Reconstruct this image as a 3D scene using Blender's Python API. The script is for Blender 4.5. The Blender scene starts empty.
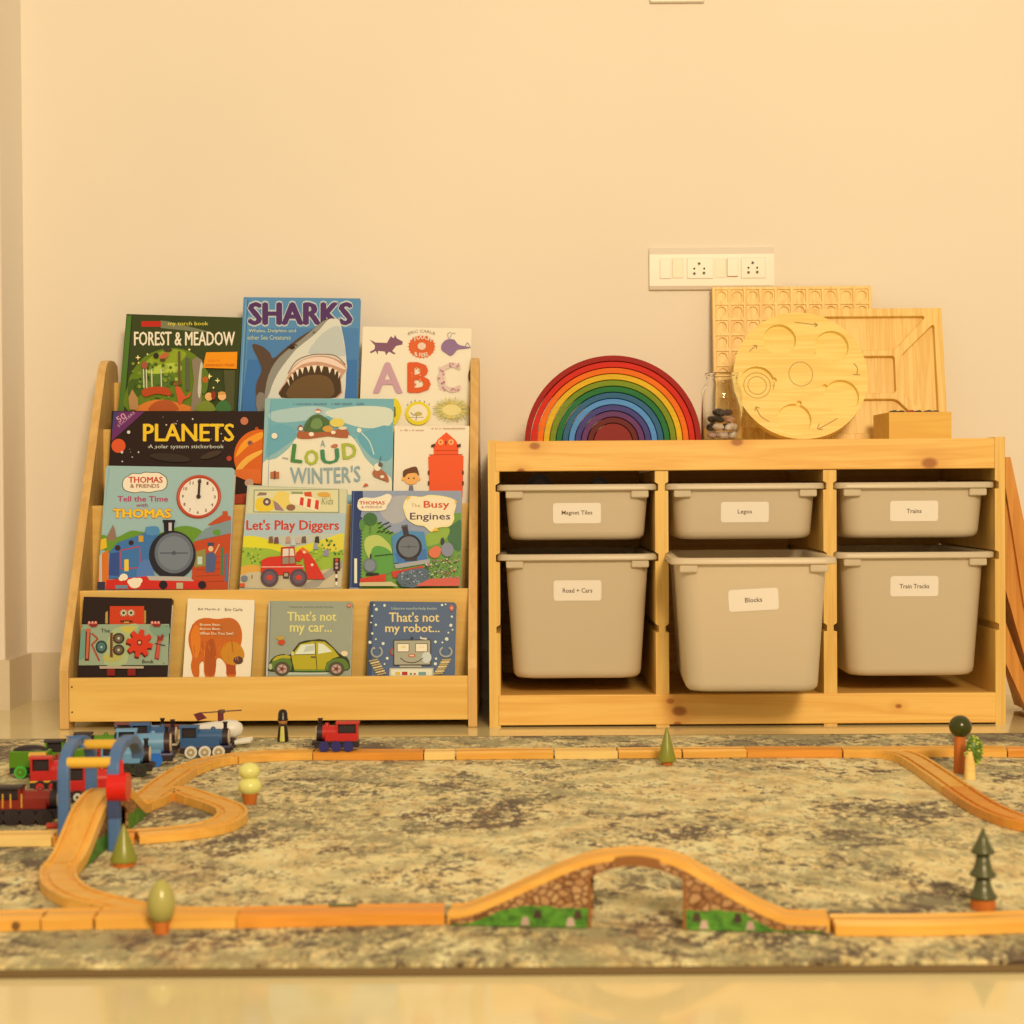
import bpy, math, random
from mathutils import Vector, Matrix, Euler
PI = math.pi
SC = bpy.context.scene
COL = SC.collection
random.seed(7)

# ------------------------------------------------------------------ camera
F = 1735.0                                   # focal length in pixels of the 1024 px frame
cam_d = bpy.data.cameras.new('camera')
cam = bpy.data.objects.new('camera', cam_d); COL.objects.link(cam)
cam_d.sensor_width = 36; cam_d.lens = F / 1024 * 36
cam_d.clip_start = 0.05; cam_d.clip_end = 50
cam.location = (0, 0, 0.435)
cam.rotation_euler = (math.radians(90 - 0.79), math.radians(0.38), math.radians(0.264))
cam_d.dof.use_dof = True; cam_d.dof.focus_distance = 3.3; cam_d.dof.aperture_fstop = 7.5
SC.camera = cam
CAM = Vector((0, 0, 0.435)); ROT = cam.rotation_euler.to_matrix()

# ------------------------------------------------------------------ light and exposure
vs = SC.view_settings
vs.view_transform = 'Standard'; vs.look = 'None'; vs.gamma = 1; vs.use_curve_mapping = False
vs.exposure = 0.0
LIGHT = (1.0, 0.745, 0.44)
w = bpy.data.worlds.new('room_glow'); SC.world = w; w.use_nodes = True
w.node_tree.nodes['Background'].inputs[0].default_value = (*LIGHT, 1)
w.node_tree.nodes['Background'].inputs[1].default_value = 0.57
def area(name, loc, target, size, power, size_y=None):
    d = bpy.data.lights.new(name, 'AREA'); d.energy = power; d.color = LIGHT
    d.size = size
    if size_y: d.shape = 'RECTANGLE'; d.size_y = size_y
    o = bpy.data.objects.new(name, d); COL.objects.link(o); o.location = loc
    o.rotation_euler = (Vector(target) - Vector(loc)).to_track_quat('-Z', 'Y').to_euler()
    return o
area('ceiling_lamp', (0.9, -2.0, 2.35), (0.1, 3.4, 0.35), 0.9, 192)

# ------------------------------------------------------------------ measuring from the camera
def ray(px, py):
    return ROT @ Vector(((px - 512) / F, (512 - py) / F, -1))
def at(px, py, Y):
    r = ray(px, py); return CAM + r * (Y / r.y)
def ground(px, py, z=0.0):
    r = ray(px, py); return CAM + r * ((z - CAM.z) / r.z)

# ------------------------------------------------------------------ colour and materials
def lin(c): c /= 255.0; return c / 12.92 if c <= 0.04045 else ((c + 0.055) / 1.055) ** 2.4
ILL = (1.17, 0.87, 0.49)
def alb(c, k=1.0):
    return tuple(min(0.88, max(0.006, lin(v) / (i * k))) for v, i in zip(c, ILL))
MATS = {}
def nodes(m):
    m.use_nodes = True; nt = m.node_tree; return nt, nt.nodes['Principled BSDF']
def paint(c, rough=0.45, k=1.0, metal=0.0, coat=0.0):
    key = ('p', c, rough, k, metal, coat)
    if key in MATS: return MATS[key]
    m = bpy.data.materials.new('paint_%02x%02x%02x' % c); nt, b = nodes(m)
    b.inputs['Base Color'].default_value = (*alb(c, k), 1)
    b.inputs['Roughness'].default_value = rough; b.inputs['Metallic'].default_value = metal
    b.inputs['Coat Weight'].default_value = coat
    MATS[key] = m; return m
def ink(c, k=0.9):
    m = paint(c, 0.41, k)
    m.node_tree.nodes['Principled BSDF'].inputs['Specular IOR Level'].default_value = 0.18
    bc = m.node_tree.nodes['Principled BSDF'].inputs['Base Color']
    if 'i' not in m.keys(): v = bc.default_value; bc.default_value = (v[0], v[1], v[2] * (0.80 if c[2] > c[0] else 0.95), 1); m['i'] = 1
    return m
def N(nt, kind, **kw):
    n = nt.nodes.new(kind)
    for k, v in kw.items():
        if k in n.inputs: n.inputs[k].default_value = v
        else: setattr(n, k, v)
    return n
def ramp(nt, fac, stops, interp='LINEAR'):
    r = nt.nodes.new('ShaderNodeValToRGB'); cr = r.color_ramp; cr.interpolation = interp
    while len(cr.elements) < len(stops): cr.elements.new(0.5)
    for e, (p, c) in zip(cr.elements, stops):
        e.position = p; e.color = (*c, 1) if len(c) == 3 else c
    nt.links.new(fac, r.inputs[0]); return r.outputs[0]
def mix(nt, fac, a, b, mode='MIX'):
    n = nt.nodes.new('ShaderNodeMix'); n.data_type = 'RGBA'; n.blend_type = mode
    for s, v in ((n.inputs[0], fac), (n.inputs[6], a), (n.inputs[7], b)):
        if hasattr(v, 'links') or hasattr(v, 'is_linked'): nt.links.new(v, s)
        elif isinstance(v, (int, float)): s.default_value = v
        else: s.default_value = (*v, 1)
    return n.outputs[2]
def mapped(nt, scale, rot=(0, 0, 0), loc=(0, 0, 0), src='Object'):
    tc = nt.nodes.new('ShaderNodeTexCoord'); mp = nt.nodes.new('ShaderNodeMapping')
    mp.inputs['Scale'].default_value = scale; mp.inputs['Rotation'].default_value = rot
    mp.inputs['Location'].default_value = loc
    nt.links.new(tc.outputs[src], mp.inputs[0]); return mp.outputs[0]
def wood(name, light, dark, axis='X', scale=1.0, rough=0.45, contrast=0.5, knots=None, loc=(0, 0, 0), k=1.0, coat=0.0):
    """planks with the grain running along one axis; knots = [(x,y,z,r)] in object space"""
    key = ('w', name, light, dark, axis, scale, rough, contrast, str(knots), loc, k)
    if key in MATS: return MATS[key]
    m = bpy.data.materials.new(name); nt, b = nodes(m)
    s = {'X': (0.9, 22, 22), 'Y': (22, 0.9, 22), 'Z': (22, 22, 0.9)}[axis]
    s = tuple(v * scale for v in s)
    v = mapped(nt, s, loc=loc)
    n1 = N(nt, 'ShaderNodeTexNoise', Scale=1.6, Detail=4.0, Roughness=0.55, Distortion=0.5); nt.links.new(v, n1.inputs['Vector'])
    s2 = tuple(q * 3.5 if q > 5 * scale else q * 1.5 for q in s)
    v2 = mapped(nt, s2, loc=loc)
    n2 = N(nt, 'ShaderNodeTexNoise', Scale=3.0, Detail=3.0, Roughness=0.6); nt.links.new(v2, n2.inputs['Vector'])
    L, D = alb(light, k), alb(dark, k)
    M = tuple(a * (1 - contrast) + d * contrast for a, d in zip(L, D))
    c1 = ramp(nt, n1.outputs[0], [(0.3, M), (0.42, L), (0.5, M), (0.58, L), (0.72, D)])
    c2 = ramp(nt, n2.outputs[0], [(0.35, (1, 1, 1)), (0.75, tuple(0.86 + 0.14 * q for q in (1, .8, .5)))])
    c = mix(nt, 1.0, c1, c2, 'MULTIPLY')
    if knots:
        tc = nt.nodes.new('ShaderNodeTexCoord')
        for (kx, ky, kz, kr) in knots:
            mp = nt.nodes.new('ShaderNodeMapping'); mp.vector_type = 'POINT'
            sc = (1 / (kr * 1.5), 1 / kr, 1 / kr)
            mp.inputs['Scale'].default_value = sc
            mp.inputs['Location'].default_value = (-kx * sc[0], -ky * sc[1] * 0.0, -kz * sc[2])
            mp.inputs['Scale'].default_value = (sc[0], 0.0, sc[2])
            nt.links.new(tc.outputs['Object'], mp.inputs[0])
            ln = N(nt, 'ShaderNodeVectorMath', operation='LENGTH'); nt.links.new(mp.outputs[0], ln.inputs[0])
            f1 = ramp(nt, ln.outputs['Value'], [(0.0, (1, 1, 1)), (0.55, (.9, .9, .9)), (1.0, (0, 0, 0))])
            c = mix(nt, f1, c, alb((120, 48, 16)))
            mp2 = nt.nodes.new('ShaderNodeMath'); mp2.operation = 'MULTIPLY'; mp2.inputs[1].default_value = 0.32
            nt.links.new(ln.outputs['Value'], mp2.inputs[0])
            f2 = ramp(nt, mp2.outputs[0], [(0.0, (.5, .5, .5)), (1.0, (0, 0, 0))])
            c = mix(nt, f2, c, alb((222, 128, 40)))
    nt.links.new(c, b.inputs['Base Color'])
    b.inputs['Roughness'].default_value = rough; b.inputs['Coat Weight'].default_value = coat
    MATS[key] = m; return m

# ------------------------------------------------------------------ mesh builder
class MB:
    def __init__(s): s.v = []; s.f = []; s.m = []; s.s = []; s.mats = []
    def mi(s, mat):
        if mat not in s.mats: s.mats.append(mat)
        return s.mats.index(mat)
    def add(s, vs, fs, mat, smooth=False):
        o = len(s.v); s.v += [tuple(v) for v in vs]; k = s.mi(mat)
        for f in fs: s.f.append(tuple(i + o for i in f)); s.m.append(k); s.s.append(smooth)
        return s
    def box(s, a, b, mat, M=None):
        x0, y0, z0 = a; x1, y1, z1 = b
        vs = [Vector(p) for p in ((x0,y0,z0),(x1,y0,z0),(x1,y1,z0),(x0,y1,z0),(x0,y0,z1),(x1,y0,z1),(x1,y1,z1),(x0,y1,z1))]
        if M: vs = [M @ v for v in vs]
        return s.add(vs, [(0,3,2,1),(4,5,6,7),(0,1,5,4),(1,2,6,5),(2,3,7,6),(3,0,4,7)], mat)
    def prism(s, pts, lo, hi, mat, axis='Y', M=None, smooth=False):
        """closed outline extruded along an axis; outline in the other two"""
        n = len(pts)
        def mk(p, q):
            a, b = p
            v = {'Y': (a, q, b), 'X': (q, a, b), 'Z': (a, b, q)}[axis]
            return (M @ Vector(v)) if M else Vector(v)
        vs = [mk(p, lo) for p in pts] + [mk(p, hi) for p in pts]
        s.add(vs, [tuple(range(n)), tuple(range(2 * n - 1, n - 1, -1))], mat)
        return s.add(vs, [(i, i + n, (i + 1) % n + n, (i + 1) % n) for i in range(n)], mat, smooth)
    def lathe(s, prof, mat, c=(0, 0, 0), seg=24, M=None, smooth=True):
        """profile of (r, z) pairs turned about Z"""
        vs = []; fs = []
        for r, z in prof:
            for i in range(seg):
                a = 2 * PI * i / seg
                v = Vector((c[0] + r * math.cos(a), c[1] + r * math.sin(a), c[2] + z)); vs.append(M @ v if M else v)
        for j in range(len(prof) - 1):
            for i in range(seg):
                k = (i + 1) % seg
                fs.append((j * seg + i, j * seg + k, (j + 1) * seg + k, (j + 1) * seg + i))
        s.add(vs, fs, mat, smooth)
        if prof[0][0] > 1e-6: s.add(vs[:seg], [tuple(range(seg - 1, -1, -1))], mat)
        if prof[-1][0] > 1e-6: s.add(vs[-seg:], [tuple(range(seg))], mat)
        return s
    def rod(s, a, b, r, mat, seg=14, r2=None):
        a = Vector(a); b = Vector(b); d = b - a
        M = Matrix.Translation(a) @ d.to_track_quat('Z', 'Y').to_matrix().to_4x4()
        return s.lathe([(r, 0), (r2 if r2 is not None else r, d.length)], mat, seg=seg, M=M)
    def ball(s, c, r, mat, seg=20, rings=12, M=None):
        rx, ry, rz = r if isinstance(r, tuple) else (r, r, r)
        vs = []; fs = []
        for j in range(rings + 1):
            t = PI * j / rings
            for i in range(seg):
                a = 2 * PI * i / seg
                v = Vector((c[0] + rx * math.sin(t) * math.cos(a), c[1] + ry * math.sin(t) * math.sin(a), c[2] - rz * math.cos(t)))
                vs.append(M @ v if M else v)
        for j in range(rings):
            for i in range(seg):
                k = (i + 1) % seg; fs.append((j * seg + i, j * seg + k, (j + 1) * seg + k, (j + 1) * seg + i))
        return s.add(vs, fs, mat, True)
    def sweep(s, path, prof, mat, up=Vector((0, 0, 1)), caps=True, smooth=False, closed_prof=True, ups=None):
        """profile (across, up) carried along the path points"""
        n = len(prof); P = [Vector(p) for p in path]; vs = []
        for i, p in enumerate(P):
            t = (P[min(i + 1, len(P) - 1)] - P[max(i - 1, 0)]).normalized()
            side = t.cross(ups[i] if ups else up).normalized(); u = side.cross(t).normalized()
            vs += [p + side * a + u * b for a, b in prof]
        fs = []
        for i in range(len(P) - 1):
            for j in range(n):
                k = (j + 1) % n; fs.append((i * n + j, i * n + k, (i + 1) * n + k, (i + 1) * n + j))
        s.add(vs, fs, mat, smooth)
        if caps: s.add(vs[:n], [tuple(range(n - 1, -1, -1))], mat); s.add(vs[-n:], [tuple(range(n))], mat)
        return s
    def build(s, name, parent=None, bevel=0.0, loc=(0, 0, 0), rot=(0, 0, 0), seg=2, angle=40, subsurf=0):
        me = bpy.data.meshes.new(name); me.from_pydata(s.v, [], s.f)
        for m in s.mats: me.materials.append(m)
        me.polygons.foreach_set('material_index', s.m); me.polygons.foreach_set('use_smooth', s.s)
        me.update()
        o = bpy.data.objects.new(name, me); COL.objects.link(o)
        o.location = loc; o.rotation_euler = rot
        if parent: o.parent = parent
        if bevel:
            b = o.modifiers.new('soft_edges', 'BEVEL'); b.width = bevel; b.segments = seg
            b.limit_method = 'ANGLE'; b.angle_limit = math.radians(angle)
        if subsurf:
            q = o.modifiers.new('round', 'SUBSURF'); q.levels = q.render_levels = subsurf
        return o
def tag(o, label=None, cat=None, group=None, kind=None):
    if label: o['label'] = label
    if cat: o['category'] = cat
    if group: o['group'] = group
    if kind: o['kind'] = kind
    return o
def thing(name, label, cat, loc=(0, 0, 0), rot=(0, 0, 0), group=None):
    o = bpy.data.objects.new(name, None); COL.objects.link(o); o.empty_display_size = 0.05
    o.location = loc; o.rotation_euler = rot
    return tag(o, label, cat, group)
def smooth_path(pts, sub=8, closed=False):
    P = [Vector(p) for p in pts]; n = len(P); out = []
    rng = range(n) if closed else range(n - 1)
    for i in rng:
        if closed: a, b, c, d = P[(i - 1) % n], P[i], P[(i + 1) % n], P[(i + 2) % n]
        else: a, b, c, d = P[max(i - 1, 0)], P[i], P[i + 1], P[min(i + 2, n - 1)]
        for j in range(sub):
            t = j / sub
            out.append(0.5 * ((2 * b) + (c - a) * t + (2 * a - 5 * b + 4 * c - d) * t * t + (3 * b - a - 3 * c + d) * t ** 3))
    if not closed: out.append(P[-1])
    return out
TEXTS = {}
def text_mesh(body, bold=0.0, shear=0.0, spacing=1.0):
    """lettering as flat triangles normalised to the unit box"""
    key = (body, bold, shear, spacing)
    if key in TEXTS: return TEXTS[key]
    cu = bpy.data.curves.new('lettering', 'FONT'); cu.body = body; cu.offset = bold; cu.shear = shear
    cu.space_character = spacing; cu.resolution_u = 2
    o = bpy.data.objects.new('lettering', cu); COL.objects.link(o)
    dg = bpy.context.evaluated_depsgraph_get(); me = o.evaluated_get(dg).to_mesh()
    vs = [(v.co.x, v.co.y) for v in me.vertices]; fs = [tuple(p.vertices) for p in me.polygons]
    o.evaluated_get(dg).to_mesh_clear(); bpy.data.objects.remove(o); bpy.data.curves.remove(cu)
    x0 = min(v[0] for v in vs); x1 = max(v[0] for v in vs); y0 = min(v[1] for v in vs); y1 = max(v[1] for v in vs)
    TEXTS[key] = ([((x - x0) / (x1 - x0), (y - y0) / (y1 - y0)) for x, y in vs], fs)
    return TEXTS[key]
# ------------------------------------------------------------------ the room
YW = 3.611                                   # back wall
def wall_mat():
    m = bpy.data.materials.new('cream_wall_paint'); nt, b = nodes(m)
    v = mapped(nt, (1, 1, 1))
    n = N(nt, 'ShaderNodeTexNoise', Scale=2.0, Detail=3.0); nt.links.new(v, n.inputs['Vector'])
    c = ramp(nt, n.outputs[0], [(0.3, (0.82, 0.785, 0.745)), (0.7, (0.845, 0.81, 0.77))])
    nt.links.new(c, b.inputs['Base Color']); b.inputs['Roughness'].default_value = 0.6
    n2 = N(nt, 'ShaderNodeTexNoise', Scale=160.0, Detail=2.0); nt.links.new(v, n2.inputs['Vector'])
    bp = N(nt, 'ShaderNodeBump', Strength=0.04, Distance=0.002); nt.links.new(n2.outputs[0], bp.inputs['Height'])
    nt.links.new(bp.outputs[0], b.inputs['Normal'])
    return m
WALL = wall_mat()
def tile_mat(name, tile, grout=True, rough=0.07, base=(246, 207, 128)):
    m = bpy.data.materials.new(name); nt, b = nodes(m)
    v = mapped(nt, (1, 1, 1))
    n = N(nt, 'ShaderNodeTexNoise', Scale=5.0, Detail=6.0, Roughness=0.6, Distortion=1.2); nt.links.new(v, n.inputs['Vector'])
    a = alb(base); d = tuple(q * 0.93 for q in a)
    c = ramp(nt, n.outputs[0], [(0.35, d), (0.65, a)])
    nt.links.new(c, b.inputs['Base Color']); b.inputs['Roughness'].default_value = rough
    b.inputs['IOR'].default_value = 1.5
    return m
TILE = tile_mat('polished_floor_tile', 0.8)
SKIRT = tile_mat('skirting_tile', 0.8, rough=0.25, base=(236, 198, 140))
def struct(mb, name, **k): return tag(mb.build(name, **k), kind='structure')
struct(MB().box((-3.2, -2.5, -0.05), (3.2, YW + 0.15, 0), TILE), 'floor')
struct(MB().box((-1.03, YW, 0), (3.2, YW + 0.15, 2.9), WALL), 'wall_back')
struct(MB().box((-3.2, 3.455, 0), (-1.03, YW + 0.15, 2.9), WALL), 'wall_left', bevel=0.004)
zs = 0.099
struct(MB().box((-1.018, YW - 0.012, 0), (3.2, YW, zs), SKIRT), 'baseboard_back')
struct(MB().box((-3.2, 3.443, 0), (-1.018, 3.455, zs), SKIRT).box((-1.03, 3.455, 0), (-1.018, YW, zs), SKIRT), 'baseboard_left')

# rug
ZR = 0.009
yr0 = ground(512, 974, 0.002).y; yr1 = ground(512, 735.5, ZR).y
RUG_YC = (yr0 + yr1) / 2; RUG_HY = (yr1 - yr0) / 2
def rug_mat():
    m = bpy.data.materials.new('distressed_rug_pile'); nt, b = nodes(m)
    def noise(scale, detail, rough, dist, sc=(1, 1, 1), loc=(0, 0, 0)):
        n = N(nt, 'ShaderNodeTexNoise', Scale=scale, Detail=detail, Roughness=rough, Distortion=dist)
        nt.links.new(mapped(nt, sc, loc=loc), n.inputs['Vector']); return n.outputs[0]
    cream = alb((250, 204, 116)); tan = alb((214, 166, 82)); pale = alb((255, 224, 140))
    grey = alb((142, 120, 64)); dark = alb((72, 44, 16)); rust = alb((172, 108, 48))
    def math_(op, a, bb):
        n = nt.nodes.new('ShaderNodeMath'); n.operation = op
        for i, q in enumerate((a, bb)):
            if isinstance(q, (int, float)): n.inputs[i].default_value = q
            else: nt.links.new(q, n.inputs[i])
        return n.outputs[0]
    base = ramp(nt, noise(22, 9, 0.74, 0.4, sc=(1.5, 0.7, 1)), [(0.36, tan), (0.47, cream), (0.62, pale)])
    # woven border: the design is denser near the four edges
    tcb = nt.nodes.new('ShaderNodeTexCoord'); sb = nt.nodes.new('ShaderNodeSeparateXYZ'); nt.links.new(tcb.outputs['Object'], sb.inputs[0])
    yy = ramp(nt, math_('MULTIPLY', math_('ABSOLUTE', math_('SUBTRACT', sb.outputs[1], RUG_YC), 0), 1 / RUG_HY), [(0.45, (0, 0, 0)), (0.80, (.75, .75, .75)), (1.0, (1, 1, 1))])
    xx = ramp(nt, math_('MULTIPLY', math_('ABSOLUTE', math_('SUBTRACT', sb.outputs[0], 0.25), 0), 1 / 1.3), [(0.2, (0, 0, 0)), (0.75, (.8, .8, .8)), (1.0, (1, 1, 1))])
    edge = math_('MAXIMUM', yy, xx)
    big = noise(4.2, 4, 0.6, 0.7, loc=(3, 1, 0))
    m1 = math_('ADD', math_('MULTIPLY', edge, 0.045), math_('MULTIPLY', big, 0.55))
    f1 = ramp(nt, math_('ADD', m1, math_('MULTIPLY', noise(52, 9, 0.76, 0.3, sc=(1.4, 0.7, 1)), 0.80)), [(0.695, (0, 0, 0)), (0.765, (.8, .8, .8))])
    c = mix(nt, f1, base, grey)
    big2 = noise(5.5, 4, 0.6, 0.9, loc=(9, 4, 2))
    m2 = math_('ADD', math_('MULTIPLY', edge, 0.035), math_('MULTIPLY', big2, 0.55))
    f2 = ramp(nt, math_('ADD', m2, math_('MULTIPLY', noise(66, 9, 0.78, 0.3, sc=(1.3, 0.75, 1), loc=(5, 5, 5)), 0.8)), [(0.695, (0, 0, 0)), (0.755, (1, 1, 1))])
    c = mix(nt, f2, c, dark)
    f3 = ramp(nt, math_('ADD', math_('MULTIPLY', noise(3.1, 3, .5, .5, loc=(2, 7, 7)), .6), math_('MULTIPLY', noise(30, 6, 0.7, 0.3, loc=(8, 2, 5)), 0.6)), [(0.64, (0, 0, 0)), (0.74, (.45, .45, .45))])
    c = mix(nt, f3, c, rust)
    # faded diamond lattice of pale lines
    tc = nt.nodes.new('ShaderNodeTexCoord'); sx = nt.nodes.new('ShaderNodeSeparateXYZ')
    warp = N(nt, 'ShaderNodeTexNoise', Scale=7.0, Detail=3.0); nt.links.new(tc.outputs['Object'], warp.inputs['Vector'])
    wv = N(nt, 'ShaderNodeVectorMath', operation='SCALE'); wv.inputs['Scale'].default_value = 0.09
    nt.links.new(warp.outputs['Color'], wv.inputs[0])
    ad = N(nt, 'ShaderNodeVectorMath', operation='ADD'); nt.links.new(tc.outputs['Object'], ad.inputs[0]); nt.links.new(wv.outputs[0], ad.inputs[1])
    nt.links.new(ad.outputs[0], sx.inputs[0])
    def M(op, a, bb=None):
        n = nt.nodes.new('ShaderNodeMath'); n.operation = op
        for i, q in enumerate((a, bb)):
            if q is None: continue
            if isinstance(q, (int, float)): n.inputs[i].default_value = q
            else: nt.links.new(q, n.inputs[i])
        return n.outputs[0]
    ax = M('MULTIPLY', sx.outputs[0], 1.9); ay = M('MULTIPLY', sx.outputs[1], 2.6)
    l1 = M('ABSOLUTE', M('SUBTRACT', M('FRACT', M('ADD', ax, ay)), 0.5))
    l2 = M('ABSOLUTE', M('SUBTRACT', M('FRACT', M('SUBTRACT', ax, ay)), 0.5))
    ln = M('MINIMUM', l1, l2)
    bandm = ramp(nt, ln, [(0.05, (0, 0, 0)), (0.09, (.5, .5, .5)), (0.17, (.5, .5, .5)), (0.22, (0, 0, 0))])
    c = mix(nt, mix(nt, 1.0, bandm, ramp(nt, noise(16, 6, 0.7, 0.4, sc=(1.4, .7, 1), loc=(4, 4, 1)), [(0.38, (.2, .2, .2)), (0.55, (1, 1, 1))]), 'MULTIPLY'), c, alb((168, 146, 82)))
    lf = ramp(nt, ln, [(0.0, (1, 1, 1)), (0.035, (.9, .9, .9)), (0.055, (0, 0, 0))])
    wear = ramp(nt, noise(12, 7, 0.7, 0.4, sc=(1.5, .7, 1), loc=(1, 8, 3)), [(0.47, (0, 0, 0)), (0.62, (.6, .6, .6))])
    c = mix(nt, mix(nt, 1.0, lf, wear, 'MULTIPLY'), c, alb((246, 204, 116)))
    spk = ramp(nt, noise(420, 2, 0.5, 0), [(0.3, (.86, .86, .86)), (0.7, (1, 1, 1))])
    c = mix(nt, 1.0, c, spk, 'MULTIPLY')
    nt.links.new(c, b.inputs['Base Color']); b.inputs['Roughness'].default_value = 0.95
    b.inputs['Sheen Weight'].default_value = 0.15
    bp = N(nt, 'ShaderNodeBump', Strength=0.5, Distance=0.002); nt.links.new(noise(300, 3, 0.6, 0), bp.inputs['Height'])
    nt.links.new(bp.outputs[0], b.inputs['Normal'])
    return m
rug = thing('rug', 'large distressed cream and grey patterned rug spread flat on the tiled floor', 'rug', (0, 0, 0))
MB().box((-1.55, yr0 + 0.006, 0.0005), (1.75, yr1 - 0.006, ZR), rug_mat()).build('pile', rug, bevel=0.004)
BIND = paint((116, 84, 42), 0.95)
bi = MB()
for (a, b_) in (((-1.56, yr0, 0), (1.76, yr0 + 0.006, 0.0072)), ((-1.56, yr1 - 0.007, 0), (1.76, yr1, 0.0085)), ((-1.56, yr0 + 0.007, 0), (-1.549, yr1 - 0.007, 0.0085)), ((1.749, yr0 + 0.007, 0), (1.76, yr1 - 0.007, 0.0085))):
    bi.box(a, b_, BIND)
tag(bi.build('edge_binding', rug, bevel=0.002), 'brown edge binding')

# ------------------------------------------------------------------ wall sockets
WHITE = paint((255, 226, 176), 0.22)
def plate(px0, py0, px1, py1, name, label):
    a = at(px0, py1, YW - 0.009); b_ = at(px1, py0, YW - 0.009)
    w_, h_ = b_.x - a.x, b_.z - a.z
    t = thing(name, label, 'switch panel', (a.x, YW, a.z))
    return t, w_, h_
ivory = paint((246, 211, 160), 0.28)
t, w_, h_ = plate(649.5, 247, 774, 290, 'switch_socket_panel', 'white wall panel with two switches and two power sockets above the toy shelf')
pl = MB(); prof = [(0, 0), (0, 0.008), (0.008, 0.011), (h_ - 0.014, 0.011), (h_, 0.006), (h_, 0)]
pl.prism([(-d, z) for z, d in prof], 0, w_, ivory, axis='X')
pl.build('face_plate', t, bevel=0.0015)
Kz = h_ / 43.0; K = 3.531
def mx(x): return (x - 525) / (968 - 525) * w_
def mz(z): return (212 - z) / (212 - 50) * h_
def module(x0, z0, x1, z1, nm, d0=0.011, d1=0.013, m_=ivory, bev=0.001):
    return MB().box((mx(x0), -d1, mz(z1)), (mx(x1), -d0 + 0.001, mz(z0)), m_).build(nm, t, bevel=bev)
module(562, 92, 602, 170, 'blank_plate')
s_ = module(606, 92, 645, 168, 'rocker_switch', d1=0.0125, m_=paint((244, 208, 150), 0.3))
module(757, 94, 797, 168, 'blank_plate', d1=0.0118, m_=paint((244, 208, 150), 0.3))
module(800, 92, 839, 163, 'rocker_switch', d1=0.0165)
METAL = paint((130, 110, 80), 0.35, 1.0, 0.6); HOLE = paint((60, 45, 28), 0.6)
for (x0, x1, hs) in ((658, 752, ((701, 113, 7), (684, 151, 7), (718, 149, 7), (684, 132, 4), (719, 132, 4))), (850, 937, ((891, 111, 7), (876, 148, 7), (907, 147, 7), (876, 130, 4), (907, 130, 4)))):
    so = module(x0, 90, x1, 170, 'power_socket')
    for hx, hz, r in hs:
        rr = r / 162 * h_
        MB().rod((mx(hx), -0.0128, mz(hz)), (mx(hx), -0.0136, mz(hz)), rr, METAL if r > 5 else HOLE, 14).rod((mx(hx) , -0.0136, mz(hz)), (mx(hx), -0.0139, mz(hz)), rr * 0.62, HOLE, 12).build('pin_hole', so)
a = at(650, 2.2, YW - 0.011); b_ = at(705, 2.2, YW - 0.011)
t = thing('light_switch', 'white light switch panel high on the wall, cut off by the top of the photo', 'light switch', (a.x, YW, a.z))
MB().box((0, -0.011, 0), (b_.x - a.x, 0, 0.088), ivory).build('face_plate', t, bevel=0.003)
MB().box((0.02, -0.0145, 0.018), (0.045, -0.0105, 0.07), ivory).build('rocker_switch', t, bevel=0.001)
# ------------------------------------------------------------------ carving with boolean cutters (applied, cutter removed)
def carve(mb, cutters, name, parent=None, bevel=0.0, loc=(0, 0, 0), rot=(0, 0, 0)):
    o = mb.build('blank')
    cs = []
    for i, c in enumerate(cutters):
        k = c.build('cutter_%d' % i); cs.append(k)
        b = o.modifiers.new('cut', 'BOOLEAN'); b.operation = 'DIFFERENCE'; b.object = k; b.solver = 'EXACT'
    dg = bpy.context.evaluated_depsgraph_get()
    me = bpy.data.meshes.new_from_object(o.evaluated_get(dg)); me.name = name
    for k in cs: bpy.data.objects.remove(k)
    bpy.data.objects.remove(o)
    o = bpy.data.objects.new(name, me); COL.objects.link(o); o.location = loc; o.rotation_euler = rot
    if parent: o.parent = parent
    if bevel:
        b = o.modifiers.new('soft_edges', 'BEVEL'); b.width = bevel; b.segments = 2; b.limit_method = 'ANGLE'; b.angle_limit = math.radians(40)
    return o

# ------------------------------------------------------------------ display bookcase
def X(px, Y): return (px - 520) / F * Y
YB = 3.15
BX0, BX1 = X(57, YB), X(475.5, YB)
PLY = wood('birch_ply', (244, 184, 84), (232, 166, 68), 'X', 0.5, 0.4, 0.6, k=0.92)
PLYS = wood('birch_ply_side', (226, 168, 86), (205, 145, 66), 'Z', 0.5, 0.4, 0.6, k=0.86)
EDGE = wood('ply_edge', (205, 148, 72), (170, 110, 45), 'Z', 1.2, 0.5, 0.8, k=0.9)
bc = thing('display_bookcase', 'low birch plywood bookcase with four stepped tiers of face-out picture books', 'bookcase', ((BX0 + BX1) / 2, 3.36, 0))
cx, cy = bc.location.x, bc.location.y
T = 0.016
prof = [(3.15, 0), (3.15, 0.108), (3.157, 0.125), (3.455, 0.668), (3.468, 0.686), (3.485, 0.695), (3.505, 0.698), (3.535, 0.698), (3.562, 0.69), (3.568, 0.67), (3.568, 0), (3.50, 0), (3.49, 0.018), (3.20, 0.018), (3.19, 0)]
for x0 in (BX0, BX1 - T):
    MB().prism([(y - cy, z) for y, z in prof], x0 - cx, x0 + T - cx, PLYS, axis='X').build('side_panel', bc, bevel=0.0035, seg=3)
xi0, xi1 = BX0 + T - cx, BX1 - T - cx
TIER = [(3.152, 0.094), (3.235, 0.2485), (3.336, 0.4065), (3.43, 0.5566)]
MB().box((xi0, TIER[0][0] - cy, 0.014), (xi1, TIER[0][0] + 0.012 - cy, TIER[0][1]), PLY).build('front_lip', bc, bevel=0.002)
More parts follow.
